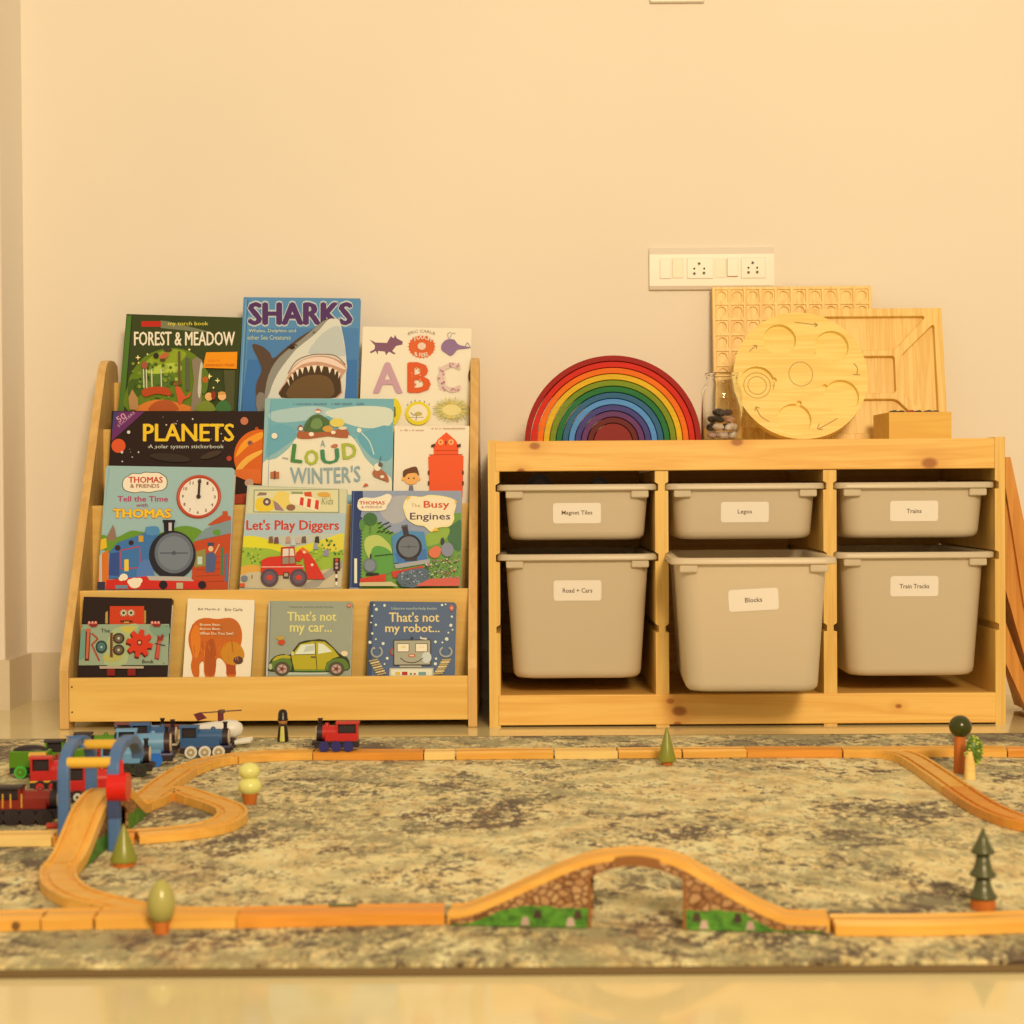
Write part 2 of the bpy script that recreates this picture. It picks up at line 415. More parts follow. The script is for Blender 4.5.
MB().box((xi0, TIER[0][0] + 0.012 - cy, 0.014), (xi1, 3.50 - cy, 0.029), PLY).build('shelf', bc)
zprev = 0.029
for y, z in TIER[1:]:
    MB().box((xi0, y - cy, zprev), (xi1, y + 0.010 - cy, z), PLY).build('tier_board', bc, bevel=0.002)
    MB().box((xi0, y + 0.010 - cy, z - 0.074), (xi1, y + 0.095 - cy, z - 0.066), PLY).build('shelf', bc)
    zprev = z - 0.066
MB().box((xi0, 3.532 - cy, 0.3), (xi1, 3.542 - cy, 0.655), PLY).build('back_board', bc)
for x in (BX0 - cx + 0.018, ):
    for z in (0.078, 0.032): tag(MB().rod((x + 0.004, TIER[0][0] - cy - 0.0006, z), (x + 0.004, TIER[0][0] - cy + 0.001, z), 0.0016, HOLE, 10).build('screw', bc), 'dark screw head')

# ------------------------------------------------------------------ pine frame for the storage tubs
YT = 3.15
TX0, TX1 = X(488, YT), X(1004.5, YT)
D1, D2 = X(661.5, YT), X(829.5, YT)
ZT = 0.520; YTB = 3.585
tf = thing('tub_storage_frame', 'low pine storage frame on the floor holding six pale plastic tubs in three columns', 'storage frame', ((TX0 + TX1) / 2, 3.37, 0))
tx, ty = tf.location.x, tf.location.y
def zz(py): return at(661, py, YT).z
def kn(pxs): return [(X(px, YT) - tx, 0, at(px, py, YT).z, r) for px, py, r in pxs]
PL_, PD_ = (250, 184, 82), (234, 156, 56)
PINE_TOP = wood('pine_top_rail', PL_, PD_, 'X', 0.8, 0.4, 0.7, knots=kn([(535, 446, .008), (521, 471, .006), (737, 442, .009), (929, 463, .012), ]), k=0.93)
PINE_BOT = wood('pine_bottom_rail', PL_, PD_, 'X', 0.8, 0.4, 0.7, knots=kn([(669, 701, .006), (678, 711, .011), (676, 724, .006), (897, 706, .005), (1010, 0, .001)]), k=0.93, loc=(2, 1, 3))
PINE_Z = wood('pine_upright', (243, 184, 84), (228, 160, 64), 'Z', 1.0, 0.4, 0.7, k=0.93)
PINE_P = wood('pine_panel', PL_, PD_, 'X', 0.8, 0.45, 0.7, k=0.95, loc=(4, 2, 0))
NOT = [(at(661, a, YT).z, at(661, b, YT).z) for a, b in ((483.5, 491), (553.5, 561.5), (625.5, 632.5))]
def upright(x0, x1, top, left, right, nd, name):
    """panel outline in X-Z with rounded runner grooves, carried through the depth"""
    pts = [(x0, 0), (x1, 0)]
    if right:
        for zt, zb in reversed(NOT): pts += [(x1, zb), (x1 - nd, zb + 0.001), (x1 - nd, zt - 0.001), (x1, zt + 0.003)]
    pts += [(x1, top), (x0, top)]
    if left:
        for zt, zb in NOT: pts += [(x0, zt + 0.003), (x0 + nd, zt - 0.001), (x0 + nd, zb + 0.001), (x0, zb)]
    mb = MB(); mb.prism([(a - tx, b) for a, b in pts], YT - ty, YTB - ty, PINE_Z)
    return mb.build(name, tf, bevel=0.001)
upright(TX0, TX0 + 0.0205, ZT + 0.002, False, True, 0.007, 'side_panel')
upright(TX1 - 0.0185, TX1, ZT + 0.002, True, False, 0.007, 'side_panel')
upright(D1 - 0.012, D1 + 0.012, ZT - 0.056, True, True, 0.006, 'divider')
upright(D2 - 0.012, D2 + 0.012, ZT - 0.056, True, True, 0.006, 'divider')
xa, xb = TX0 + 0.0205 - tx, TX1 - 0.0185 - tx
MB().box((xa - 0.008, YT - 0.001 - ty, ZT - 0.055), (xb, YT + 0.017 - ty, ZT), PINE_TOP).build('top_rail', tf, bevel=0.002)
MB().box((xa, YT + 0.017 - ty, ZT - 0.018), (xb, YTB - ty, ZT - 0.002), PINE_P).build('top_panel', tf, bevel=0.001)
MB().box((xa - 0.004, YT - 0.003 - ty, 0.0035), (xb, YT + 0.015 - ty, 0.0585), PINE_BOT).build('bottom_rail', tf, bevel=0.002)
for a, b in ((xa, D1 - 0.012 - tx), (D1 + 0.012 - tx, D2 - 0.012 - tx), (D2 + 0.012 - tx, xb)):
    MB().box((a, YT + 0.015 - ty, 0.040), (b, YTB - ty, 0.055), PINE_P).build('bottom_panel', tf)
    MB().box((a, YTB - 0.012 - ty, 0.055), (b, YTB - 0.004 - ty, ZT - 0.018), PINE_P).build('added_back_panel', tf)  # pine back added to keep light out and darken the bays behind the tubs

# ------------------------------------------------------------------ plastic tubs
def plastic():
    m = bpy.data.materials.new('milky_plastic'); nt, b = nodes(m)
    b.inputs['Base Color'].default_value = (0.87, 0.80, 0.665, 1); b.inputs['Roughness'].default_value = 0.33
    tr = nt.nodes.new('ShaderNodeBsdfTranslucent'); tr.inputs[0].default_value = (0.85, 0.78, 0.66, 1)
    tp = nt.nodes.new('ShaderNodeBsdfTransparent'); tp.inputs[0].default_value = (0.95, 0.93, 0.9, 1)
    mx1 = nt.nodes.new('ShaderNodeMixShader'); mx1.inputs[0].default_value = 0.30
    mx2 = nt.nodes.new('ShaderNodeMixShader'); mx2.inputs[0].default_value = 0.11
    nt.links.new(b.outputs[0], mx1.inputs[1]); nt.links.new(tr.outputs[0], mx1.inputs[2])
    nt.links.new(mx1.outputs[0], mx2.inputs[1]); nt.links.new(tp.outputs[0], mx2.inputs[2])
    nt.links.new(mx2.outputs[0], nt.nodes['Material Output'].inputs[0])
    return m
MILK = plastic()
PAPER = paint((250, 218, 168), 0.5, 0.95); TYPE = paint((120, 88, 60), 0.6)
def rrect(w_, y0, y1, r, n=7):
    pts = []
    for (cx_, cy_, a0) in ((w_ / 2 - r, y0 + r, -90), (w_ / 2 - r, y1 - r, 0), (-w_ / 2 + r, y1 - r, 90), (-w_ / 2 + r, y0 + r, 180)):
        for i in range(n):
            a = math.radians(a0 + 90 * i / (n - 1)); pts.append((cx_ + r * math.cos(a), cy_ + r * math.sin(a)))
    return pts
def tub(cxw, yf, ztop, h, text, txt_w, label, ly, lrot=0.0):
    D = 0.395; W = 0.2925
    t = thing('storage_tub', label, 'tub', (cxw, yf, ztop - h), group='pale plastic tubs in the pine frame')
    ins = 0.0125; tp = 0.006 if h < .15 else 0.013
    wt = 0.262; wb = wt - 2 * tp
    R_ = 0.034
    rings = [(0, wb - 0.030, 0.022 + ins + tp, R_), (0.0022, wb - 0.013, 0.007 + ins + tp, R_), (0.008, wb - 0.003, 0.0015 + ins + tp, R_), (0.016, wb, ins + tp, R_),
             (h - 0.0115, wt, ins, R_), (h - 0.0115, W - 0.004, 0.002, 0.022), (h - 0.010, W, 0, 0.024), (h - 0.002, W, 0, 0.024), (h, W - 0.004, 0.002, 0.022),
             (h, wt - 0.000, ins, R_), (h - 0.003, wt - 0.005, ins + 0.0025, R_), (0.018, wb - 0.005, ins + tp + 0.0025, R_), (0.006, wb - 0.02, ins + tp + 0.012, R_)]
    vs = []; n = 28
    for z, w_, yi, r in rings:
        vs += [(x, y, z) for x, y in rrect(w_, yi, D - yi * 0.6, r)]
    fs = []
    for j in range(len(rings) - 1):
        for i in range(n):
            k = (i + 1) % n; fs.append((j * n + i, j * n + k, (j + 1) * n + k, (j + 1) * n + i))
    mb = MB(); mb.add(vs, fs, MILK, True)
    mb.f += [tuple(range(n - 1, -1, -1)), tuple(range((len(rings) - 1) * n, len(rings) * n))]; mb.m += [0, 0]; mb.s += [False, False]
    o = mb.build('tub_body', t); e = o.modifiers.new('crisp', 'EDGE_SPLIT'); e.split_angle = math.radians(50)
    for sx_ in (-1, 1):
        x0 = sx_ * (wt / 2 - 0.001); x1 = sx_ * (wt / 2 - 0.033)
        MB().box((min(x0, x1), 0.004, h - 0.025), (max(x0, x1), ins + 0.004, h - 0.0115), MILK).build('rim_tab', t, bevel=0.003)
    # paper label
    lw, lh = 0.0875, 0.0375
    g = math.atan2(tp, h)
    lb = MB(); out = [(x, z) for x, z in rrect(lw, -lh / 2, lh / 2, 0.005, 5)]
    lb.prism(out, -0.0004, 0.0, PAPER)
    zl = h - ly
    yl = ins + tp * (h - 0.0115 - zl) / (h - 0.03) - 0.0004
    lo = lb.build('paper_label', t, loc=(0.0, yl, zl), rot=(-g * 0 , lrot, 0)); tag(lo, 'white printed paper label')
    lo.rotation_euler = (math.atan(tp / (h - 0.03)), lrot, 0)
    tv, tf_ = text_mesh(text, 0.012)
    tm = MB(); hh = txt_w[1]; ww = txt_w[0]
    tm.add([((a - 0.5) * ww, -0.0007, (b - 0.5) * hh) for a, b in tv], tf_, TYPE); tm.build('lettering', lo)
    return t
c1 = ((TX0 + 0.0205) + (D1 - 0.012)) / 2; c2 = (D1 + D2) / 2; c3 = ((D2 + 0.012) + (TX1 - 0.0185)) / 2
ZA, ZB_ = NOT[0][0] - 0.0005, NOT[1][0] - 0.0005
tub(c1, YT - 0.002, ZA, 0.102, 'Magnet Tiles', (0.056, 0.0098), 'shallow milky plastic tub labelled Magnet Tiles, upper left of the six', 0.0525)
tub(c2, YT - 0.002, ZA, 0.102, 'Legos', (0.026, 0.0098), 'shallow milky plastic tub labelled Legos, upper middle of the six', 0.0525)
tub(c3, YT - 0.002, ZA, 0.102, 'Trains', (0.027, 0.0080), 'shallow milky plastic tub labelled Trains, upper right of the six', 0.0525)
tub(c1, YT - 0.002, ZB_, 0.230, 'Road + Cars', (0.054, 0.0082), 'deep milky plastic tub labelled Road + Cars, lower left with a green toy showing through', 0.0665)
tub_b = tub(c2 - 0.0135, 2.940, ZB_ + 0.0, 0.232, 'Blocks', (0.030, 0.0082), 'deep milky plastic tub labelled Blocks, pulled out in front of the others', 0.072, -0.05); tub_b.rotation_euler = (0, 0, -0.042); tub_b.scale = (0.968, 1, 1)
tub(c3, YT - 0.002, ZB_, 0.229, 'Train Tracks', (0.054, 0.0082), 'deep milky plastic tub labelled Train Tracks, lower right of the six', 0.0625)

# what shows in the tubs
zb = ZB_ - 0.230 + 0.008
GRN = paint((120, 190, 60), 0.4); DRED = paint((150, 50, 30), 0.45); DBL = paint((40, 50, 90), 0.45); GRY = paint((110, 100, 90), 0.5)
def toy_car(x, y, z, rz, body, label):
    t = thing('toy_car', label, 'toy car', (x, y, z), (0, 0, rz), 'toy cars in the road and cars tub')
    MB().prism([(-0.032, 0.008), (0.032, 0.008), (0.034, 0.018), (0.018, 0.02), (0.008, 0.031), (-0.016, 0.031), (-0.026, 0.02), (-0.034, 0.019)], -0.014, 0.014, body).build('car_body', t, bevel=0.002)
    for a in (-0.02, 0.02):
        for b in (-0.0155, 0.0155): MB().rod((a, b - 0.003, 0.008), (a, b + 0.003, 0.008), 0.008, HOLE).build('wheel', t)
toy_car(c1 - 0.030, YT + 0.053, zb, 0.05, paint((140, 220, 60), 0.4), 'bright green toy car at the bottom of the tub, showing through its front')
toy_car(c1 + 0.055, YT + 0.075, zb, 0.4, paint((250, 230, 190), 0.4), 'white toy car at the bottom of the tub beside the green one')
# heap of dark road pieces that reaches the rim
for i, (dx, dy, dz, rz, tilt, col, lb_) in enumerate((( -0.080, 0.08, 0.206, 0.2, -0.18, (150, 60, 36), 'reddish brown toy road piece jutting over the rim of the road and cars tub'),
                                          (0.0, 0.09, 0.203, -0.1, 0.05, (50, 52, 74), 'dark blue grey toy road piece on top of the heap in the tub'),
                                          (0.080, 0.09, 0.200, 0.1, 0.06, (56, 36, 46), 'dark plum toy road piece at the right of the heap in the tub'))):
    pc = MB(); pc.box((-0.033, -0.028, -0.006), (0.033, 0.028, 0.006), paint(col, 0.5))
    for q in (-0.02, 0, 0.02): pc.box((q - 0.008, -0.002, 0.006), (q + 0.008, 0.002, 0.0068), GRY)
    tag(pc.build('toy_road_piece', loc=(c1 + dx, YT + dy, ZB_ - 0.230 + dz + 0.01), rot=(0.05, tilt, rz), bevel=0.003), lb_, 'toy road piece', 'toy road pieces in the tub')
under = MB(); 
rng = random.Random(3)
for i in range(5):
    x = c1 + rng.uniform(-0.06, 0.06); y = YT + rng.uniform(0.08, 0.3)
    z = zb + 0.045 + i * 0.030
    pc = MB(); pc.box((-0.055, -0.04, -0.011), (0.055, 0.04, 0.011), paint(((120, 110, 100), (90, 60, 50), (70, 80, 110), (140, 120, 90), (60, 50, 50))[i], 0.5))
    tag(pc.build('toy_road_piece', loc=(c1 + (i % 2) * 0.03 - 0.015, YT + 0.22, z), rot=(0, 0, rng.uniform(-0.5, 0.5)), bevel=0.003), ('grey', 'brown', 'blue grey', 'olive', 'dark brown')[i] + ' toy road piece buried in the heap inside the road and cars tub', 'toy road piece', 'toy road pieces in the tub')
# magnet tiles
for i, (dx, r, lb_) in enumerate(((-0.068, 0.024, 'round dark magnet tile showing above the left of the tub rim'), (0.045, 0.018, 'small round dark magnet tile showing above the right of the tub rim'))):
    tg = MB().rod((0, -0.004, 0), (0, 0.004, 0), r, paint((40, 24, 30), 0.35), 28).rod((0, -0.0045, 0), (0, 0.0045, 0), r * 0.6, paint((70, 40, 50), 0.3), 28)
    tag(tg.build('magnet_tile', loc=(c1 + dx, YT + 0.12, ZA - 0.004), bevel=0.001), lb_, 'magnet tile', 'magnet tiles')
for j in range(6):
    tg = MB().box((-0.035, -0.035, -0.004), (0.035, 0.035, 0.004), paint(((190, 60, 60), (70, 110, 180), (230, 180, 60))[j % 3], 0.3))
    tag(tg.build('magnet_tile', loc=(c1 - 0.05 + (j % 2) * 0.09, YT + 0.12, ZA - 0.1 + 0.011 + (j // 2) * 0.0095), bevel=0.001), ('red', 'blue', 'yellow')[j % 3] + ' square magnet tile lying flat at the ' + ('left', 'right')[j % 2] + ' of the Magnet Tiles tub', 'magnet tile', 'magnet tiles')

# ------------------------------------------------------------------ on top of the frame
ZS = ZT
# rainbow: twelve nested arches
RB = [(170, 30, 22), (222, 38, 22), (252, 110, 20), (240, 178, 30), (128, 140, 28), (36, 112, 50), (52, 100, 118), (92, 146, 196), (74, 66, 112), (110, 58, 92), (112, 38, 34), (152, 44, 36)]
RN = ['outermost deep red', 'bright red', 'orange', 'yellow', 'olive green', 'dark green', 'teal blue', 'light blue', 'dark violet', 'purple', 'maroon', 'innermost solid rust red']
YR = 3.30; cxr = X(613.3, YR)
Rpx = [88.2 - 6.28 * i for i in range(12)] + [0]
for i in range(12):
    ro = Rpx[i] / F * YR; ri = (Rpx[i] - 6.28 + 0.7) / F * YR if i < 11 else 0
    hs = 0.985
    m_ = wood('stained_lime_%d' % i, RB[i], tuple(int(q * 0.9) for q in RB[i]), 'X', 1.0, 0.6, 0.5, k=1.02)
    m_.node_tree.nodes['Principled BSDF'].inputs['Specular IOR Level'].default_value = 0.25
    mb = MB(); n = 48
    if ri:
        pts = [(-ro * math.cos(PI * j / n), ro * hs * math.sin(PI * j / n)) for j in range(n + 1)] + [(ri * math.cos(PI * j / n), ri * hs * math.sin(PI * j / n)) for j in range(n + 1)]
        vs = []; fs = []
        for yy in (0, 0.07):
            vs += [(x, yy, z) for x, z in pts]
        N1 = n + 1; L_ = 2 * N1
        for j in range(n):
            a, b = j, j + 1; c, d = L_ - 1 - j, L_ - 2 - j
            fs.append((a, c, d, b)); fs.append((a + L_, b + L_, d + L_, c + L_))
            fs.append((a, b, b + L_, a + L_)); fs.append((c, c + L_, d + L_, d))
        fs += [(0, L_, 2 * L_ - 1, L_ - 1), (n, N1, N1 + L_, n + L_)]
        mb.add(vs, fs, m_)
    else:
        pts = [(-ro * math.cos(PI * j / n), ro * hs * math.sin(PI * j / n)) for j in range(n + 1)]
        mb.prism(pts, 0, 0.07, m_)
    o = mb.build('rainbow_arch', loc=(cxr, YR, ZS + 0.0005), bevel=0.0011)
    tag(o, RN[i] + (' wooden arch of the toy rainbow on the pine frame' if i < 11 else ' half-round block of the toy rainbow on the pine frame'), 'toy arch', 'nested arches of the wooden rainbow')

RUB = wood('rubberwood', (252, 204, 98), (240, 180, 70), 'X', 1.1, 0.4, 0.7, k=0.95)
RUBV = wood('rubberwood_upright', (250, 196, 96), (234, 166, 62), 'Z', 1.3, 0.4, 0.8, k=0.95)
# counting board with ten by ten hollows, leaning on the wall
pb = at(712, 288, 3.583); pbr = at(871, 288, 3.583)
wpb = pbr.x - pb.x; hpb = 0.327; tl = math.atan(0.04 / hpb)
cut = MB(); ce = (wpb - 0.006) / 10
HOLL = wood('rubberwood_hollow', (242, 186, 84), (226, 164, 60), 'X', 1.4, 0.5, 0.6, k=0.95)
cut2 = MB()
for i in range(10):
    for j in range(10):
        x = 0.003 + ce * (i + 0.5); z = hpb - 0.003 - (hpb - 0.006) / 10 * (j + 0.5); q = ce * 0.40
        cut.box((x - q, -0.01, z - q), (x + q, 0.0025, z + q), HOLL)
        cut2.rod((x, -0.01, z), (x, 0.006, z), ce * 0.30, HOLL, 16)
body = MB().box((0, 0, 0), (wpb, 0.014, hpb), RUBV)
t = thing('counting_board', 'square wooden counting board with rows of small hollows leaning on the wall behind the trays', 'wooden board', (pb.x, 3.542, ZS + 0.002), (-tl, 0, 0))
carve(body, [cut, cut2], 'board', t, bevel=0.0006)
# square divided tray
YQ = 3.475; lean = 0.19
qc = at(876.5, 374, YQ + 0.13 * math.sin(lean)); half = 0.138
cuts = []
def trap(k):
    pts = [(18, 24), (50, 57), (-50, 57), (-18, 24)]
    for _ in range(k): pts = [(-b, a) for a, b in pts]
    s_ = half / 65; P_ = [Vector((a * s_, b * s_, 0)) for a, b in pts]; out = []
    for i in range(4):
        p, a, b = P_[i], P_[i - 1], P_[(i + 1) % 4]
        d1 = (a - p).normalized() * 0.009; d2 = (b - p).normalized() * 0.009
        for u in (0, .33, .67, 1): 
            q = (p + d1) * (1 - u) ** 2 + p * 2 * u * (1 - u) + (p + d2) * u * u; out.append((q.x, q.y))
    return out
TRIN = wood('tray_floor_wood', (246, 188, 84), (224, 152, 54), 'Z', 1.6, 0.4, 0.9, k=0.95)
for k in range(4): cuts.append(MB().prism(trap(k), -0.02, 0.012, TRIN))
s_ = half / 65 * 18
cuts.append(MB().prism(rrect(2 * s_, -s_, s_, 0.006, 5), -0.02, 0.012, TRIN))
t = thing('divided_tray', 'square wooden tray with a centre square and four slanted compartments leaning behind the round tray', 'wooden tray', (qc.x, YQ, ZS + 0.0036), (-lean, 0, 0))
carve(MB().box((-half, 0, -half), (half, 0.018, half), RUBV), cuts, 'tray', t, bevel=0.0022, loc=(0, 0, half))
# round life-cycle tray
YC = 3.335; ln2 = 0.28
Rt = 66.4 / F * 3.40
cc = at(798.3, 376, 3.40)
t = thing('round_tray', 'round wooden tray with five circular hollows and carved arrows leaning at an angle', 'wooden tray', (cc.x, YC, ZS + 0.0052), (-ln2, 0, 0))
def zc(x, y): return ((x - 396.5) / 243 * Rt, -(y - 386) / 226 * Rt)
cuts = []
for (x, y, r, nx, ny) in ((327, 258, 59, 345, 305), (515, 284, 61, 462, 312), (238, 412, 63, 300, 402), (540, 462, 63, 482, 428), (366, 543, 61, 386, 485)):
    a = zc(x, y); b = zc(nx, ny); r_ = r / 243 * Rt
    c_ = MB().rod((a[0], -0.02, a[1]), (a[0], 0.011, a[1]), r_, RUB, 40); cuts.append(c_)
    cuts.append(MB().rod((b[0], -0.02, b[1]), (b[0], 0.010, b[1]), 0.0052, RUB, 14))
a = zc(397, 382); rc = 43 / 243 * Rt
def ringcut(c, r0, r1, dep, n=40, a0=0, a1=360):
    mb = MB(); pts = []
    for j in range(n + 1):
        an = math.radians(a0 + (a1 - a0) * j / n); pts.append((c[0] + r1 * math.cos(an), c[1] + r1 * math.sin(an)))
    if a1 - a0 >= 360:
        mb.sweep([(c[0] + r0 * math.cos(2 * PI * j / n), 0, c[1] + r0 * math.sin(2 * PI * j / n)) for j in range(n + 1)], [(-0.0007, -0.004), (0.0007, -0.004), (0.0007, dep), (-0.0007, dep)], RUB, up=Vector((0, 1, 0)), caps=True)
    else:
        mb.sweep([(c[0] + r0 * math.cos(math.radians(a0 + (a1 - a0) * j / n)), 0, c[1] + r0 * math.sin(math.radians(a0 + (a1 - a0) * j / n))) for j in range(n + 1)], [(-0.0007, -0.004), (0.0007, -0.004), (0.0007, dep), (-0.0007, dep)], RUB, up=Vector((0, 1, 0)))
    return mb
ENG = paint((190, 130, 60), 0.6)
disc = MB()
disc.prism([(Rt * math.cos(2 * PI * j / 72), Rt * math.sin(2 * PI * j / 72)) for j in range(72)], 0, 0.018, RUB)
tr = carve(disc, cuts, 'tray', t, bevel=0.0022, loc=(0, 0, Rt))
en = MB()
def groove(pts, w_=0.0009):
    p = [(*zc(x, y),) for x, y in pts]; p = smooth_path([(a, -0.0002, b) for a, b in p], 5)
    en.sweep(p, [(-w_, -0.0002), (w_, -0.0002), (w_, 0.0004), (-w_, 0.0004)], ENG, up=Vector((0, 1, 0)))
groove([(397 + 43 * math.cos(2 * PI * j / 16), 382 + 43 * math.sin(2 * PI * j / 16)) for j in range(17)], 0.0006)
groove([(385, 196), (420, 200), (466, 206)]); groove([(455, 198), (467, 206), (456, 212)])
groove([(590, 345), (603, 362), (600, 384)]); groove([(585, 384), (600, 386), (612, 386)])
groove([(520, 540), (480, 562), (450, 576)]); groove([(455, 558), (447, 576), (466, 578)])
groove([(230, 500), (245, 530), (275, 550)]); groove([(226, 512), (229, 498), (242, 502)])
groove([(215, 300), (225, 290), (240, 280)]); groove([(228, 278), (242, 279), (240, 290)])
en.build('carved_arrows', t, loc=(0, 0, Rt))
rg = MB(); q = zc(240, 415)
for r_ in (0.026, 0.018): rg.sweep([(q[0] + r_ * math.cos(2 * PI * j / 32), 0.0105, q[1] + r_ * math.sin(2 * PI * j / 32)) for j in range(33)], [(-0.0006, 0), (0.0006, 0), (0.0006, 0.0005), (-0.0006, 0.0005)], ENG, up=Vector((0, 1, 0)))
rg.build('carved_rings', t, loc=(0, 0, Rt))

# small open box with things in it
Yb0 = 3.29; bl = at(889, 438, Yb0).x; br = at(951.5, 438, Yb0).x; bw = br - bl; bd = 0.145; bh = 0.054
BOXW = wood('small_box_wood', (240, 176, 62), (230, 160, 48), 'X', 1.0, 0.4, 0.6, k=1.0)
t = thing('open_wooden_box', 'small open wooden box with dark and red bits in it, end of the frame', 'wooden box', (bl, Yb0, ZS))
for nm, a, b in (('side', (0, 0, 0), (bw, 0.007, bh)), ('side', (0, bd - 0.007, 0), (bw, bd, bh)), ('side', (0, 0.007, 0), (0.007, bd - 0.007, bh)), ('side', (bw - 0.007, 0.007, 0), (bw, bd - 0.007, bh)), ('base', (0.007, 0.007, 0), (bw - 0.007, bd - 0.007, 0.006))):
    MB().box(a, b, BOXW).build(nm, t, bevel=0.0008)
rng = random.Random(5)
for i, (dx, c, lb_) in enumerate(((0.018, (70, 60, 30), 'dark green'), (0.034, (60, 40, 24), 'dark brown'), (0.051, (180, 40, 30), 'red'), (0.064, (40, 34, 30), 'black'), (0.077, (90, 66, 50), 'grey brown'), (0.098, (120, 80, 60), 'tan brown'))):
    o = MB().rod((0, -0.014, 0), (0, 0.014, 0), 0.0078, paint(c, 0.5), 14).rod((0, -0.014, 0), (0, -0.020, 0), 0.006, paint(c, 0.5), 14, 0.002).build('crayon_stub', loc=(bl + 0.0175 + 0.0165 * i, Yb0 + 0.045 + 0.012 * (i % 2), ZS + 0.0515), bevel=0.0006)
    tag(o, lb_ + ' crayon stub in the small wooden box', 'crayon', 'stubs in the small wooden box')
for i in range(4):
    o = MB().box((-0.022, -0.05, -0.009), (0.022, 0.05, 0.009), paint((150, 110, 60), 0.6)).build('wood_offcut', loc=(bl + 0.035 + 0.046 * (i % 2), Yb0 + 0.07, ZS + 0.0155 + 0.0185 * (i // 2)), bevel=0.001)
    tag(o, 'flat wooden offcut at the ' + ('lower left', 'lower right', 'upper left', 'upper right')[i] + ' inside the small wooden box', 'wood offcut', 'flat pieces at the bottom of the small box')

# glass jar of pebbles
Yj = 3.315; jc = at(722, 440, Yj)
def glass():
    m = bpy.data.materials.new('clear_jar_glass'); nt, b = nodes(m)
    b.inputs['Base Color'].default_value = (0.97, 0.98, 0.97, 1); b.inputs['Roughness'].default_value = 0.02
    b.inputs['Transmission Weight'].default_value = 1.0; b.inputs['IOR'].default_value = 1.30
    return m
t = thing('glass_jar', 'open clear glass jar part filled with pebbles beside the wooden rainbow', 'jar', (jc.x, Yj, ZS))
ro = 0.0395
pf = [(0, 0), (ro - 0.005, 0), (ro, 0.004), (ro, 0.093), (ro - 0.003, 0.102), (0.031, 0.112), (0.030, 0.116), (0.030, 0.125), (0.0325, 0.127), (0.0325, 0.131), (0.030, 0.132), (0.0285, 0.130), (0.028, 0.112), (ro - 0.006, 0.100), (ro - 0.003, 0.092), (ro - 0.003, 0.006), (ro - 0.008, 0.004), (0, 0.004)]
MB().lathe(pf, glass(), seg=40).build('jar_body', t)
rng = random.Random(11)
PB = [(232, 190, 140), (245, 208, 160), (70, 50, 40), (205, 140, 95), (226, 170, 125), (50, 40, 38), (240, 196, 150), (110, 70, 50)]
nm_ = ['tan', 'cream', 'black brown', 'rust', 'pink tan', 'black', 'pale', 'brown']
lay = [(0.012, 6, 0.022), (0.028, 6, 0.021), (0.043, 5, 0.019), (0.056, 3, 0.012)]
c_ = 0
for z, n, rr in lay:
    for k in range(n):
        a = 2 * PI * k / n + z * 40; ci = [0, 3, 1, 4, 6, 1, 2, 7, 5, 0, 1, 6, 4, 2, 5, 3, 2, 5, 2, 7][c_ % 20]
        o = MB().ball((0, 0, 0), (0.0115, 0.009, 0.0068), paint(PB[ci], 0.4), 14, 9).build('pebble', loc=(jc.x + rr * math.cos(a), Yj + rr * math.sin(a), ZS + z), rot=(rng.uniform(-.4, .4), rng.uniform(-.4, .4), a + PI / 2))
        tag(o, nm_[ci] + ' pebble in the glass jar, ' + ('bottom', 'second', 'third', 'top')[lay.index((z, n, rr))] + ' layer, towards the ' + ('right', 'back right', 'back', 'back left', 'left', 'front left', 'front', 'front right')[int(((a % (2 * PI)) / (2 * PI)) * 8 + .5) % 8], 'pebble', 'pebbles in the glass jar'); c_ += 1

# folded wooden boards leaning beside the frame
def slab(pts, Y0, dep, m_, nm, par):
    P_ = [at(x, y, Y0) for x, y in pts]
    return MB().prism([(p.x - par.location.x, p.z) for p in P_], Y0 - par.location.y, Y0 + dep - par.location.y, m_).build(nm, par, bevel=0.002)
OR1 = wood('oiled_board', (222, 140, 48), (196, 112, 34), 'Z', 0.9, 0.4, 0.7, k=0.9)
lf = thing('folded_wooden_frame', 'folded orange wooden boards leaning against the right side of the pine frame', 'wooden frame', (X(1030, 3.2), 3.3, 0))
slab([(1005.5, 457), (1010.5, 457), (1028, 540), (1068, 716), (1056, 716), (1024, 604), (1005.5, 487)], 3.19, 0.20, OR1, 'outer_board', lf)
slab([(1005.6, 500), (1050, 717), (1042, 717), (1005.6, 590)], 3.20, 0.18, OR1, 'inner_board', lf)
slab([(1005.6, 622), (1042, 722), (1032, 722), (1005.6, 663)], 3.21, 0.03, OR1, 'cross_strut', lf)
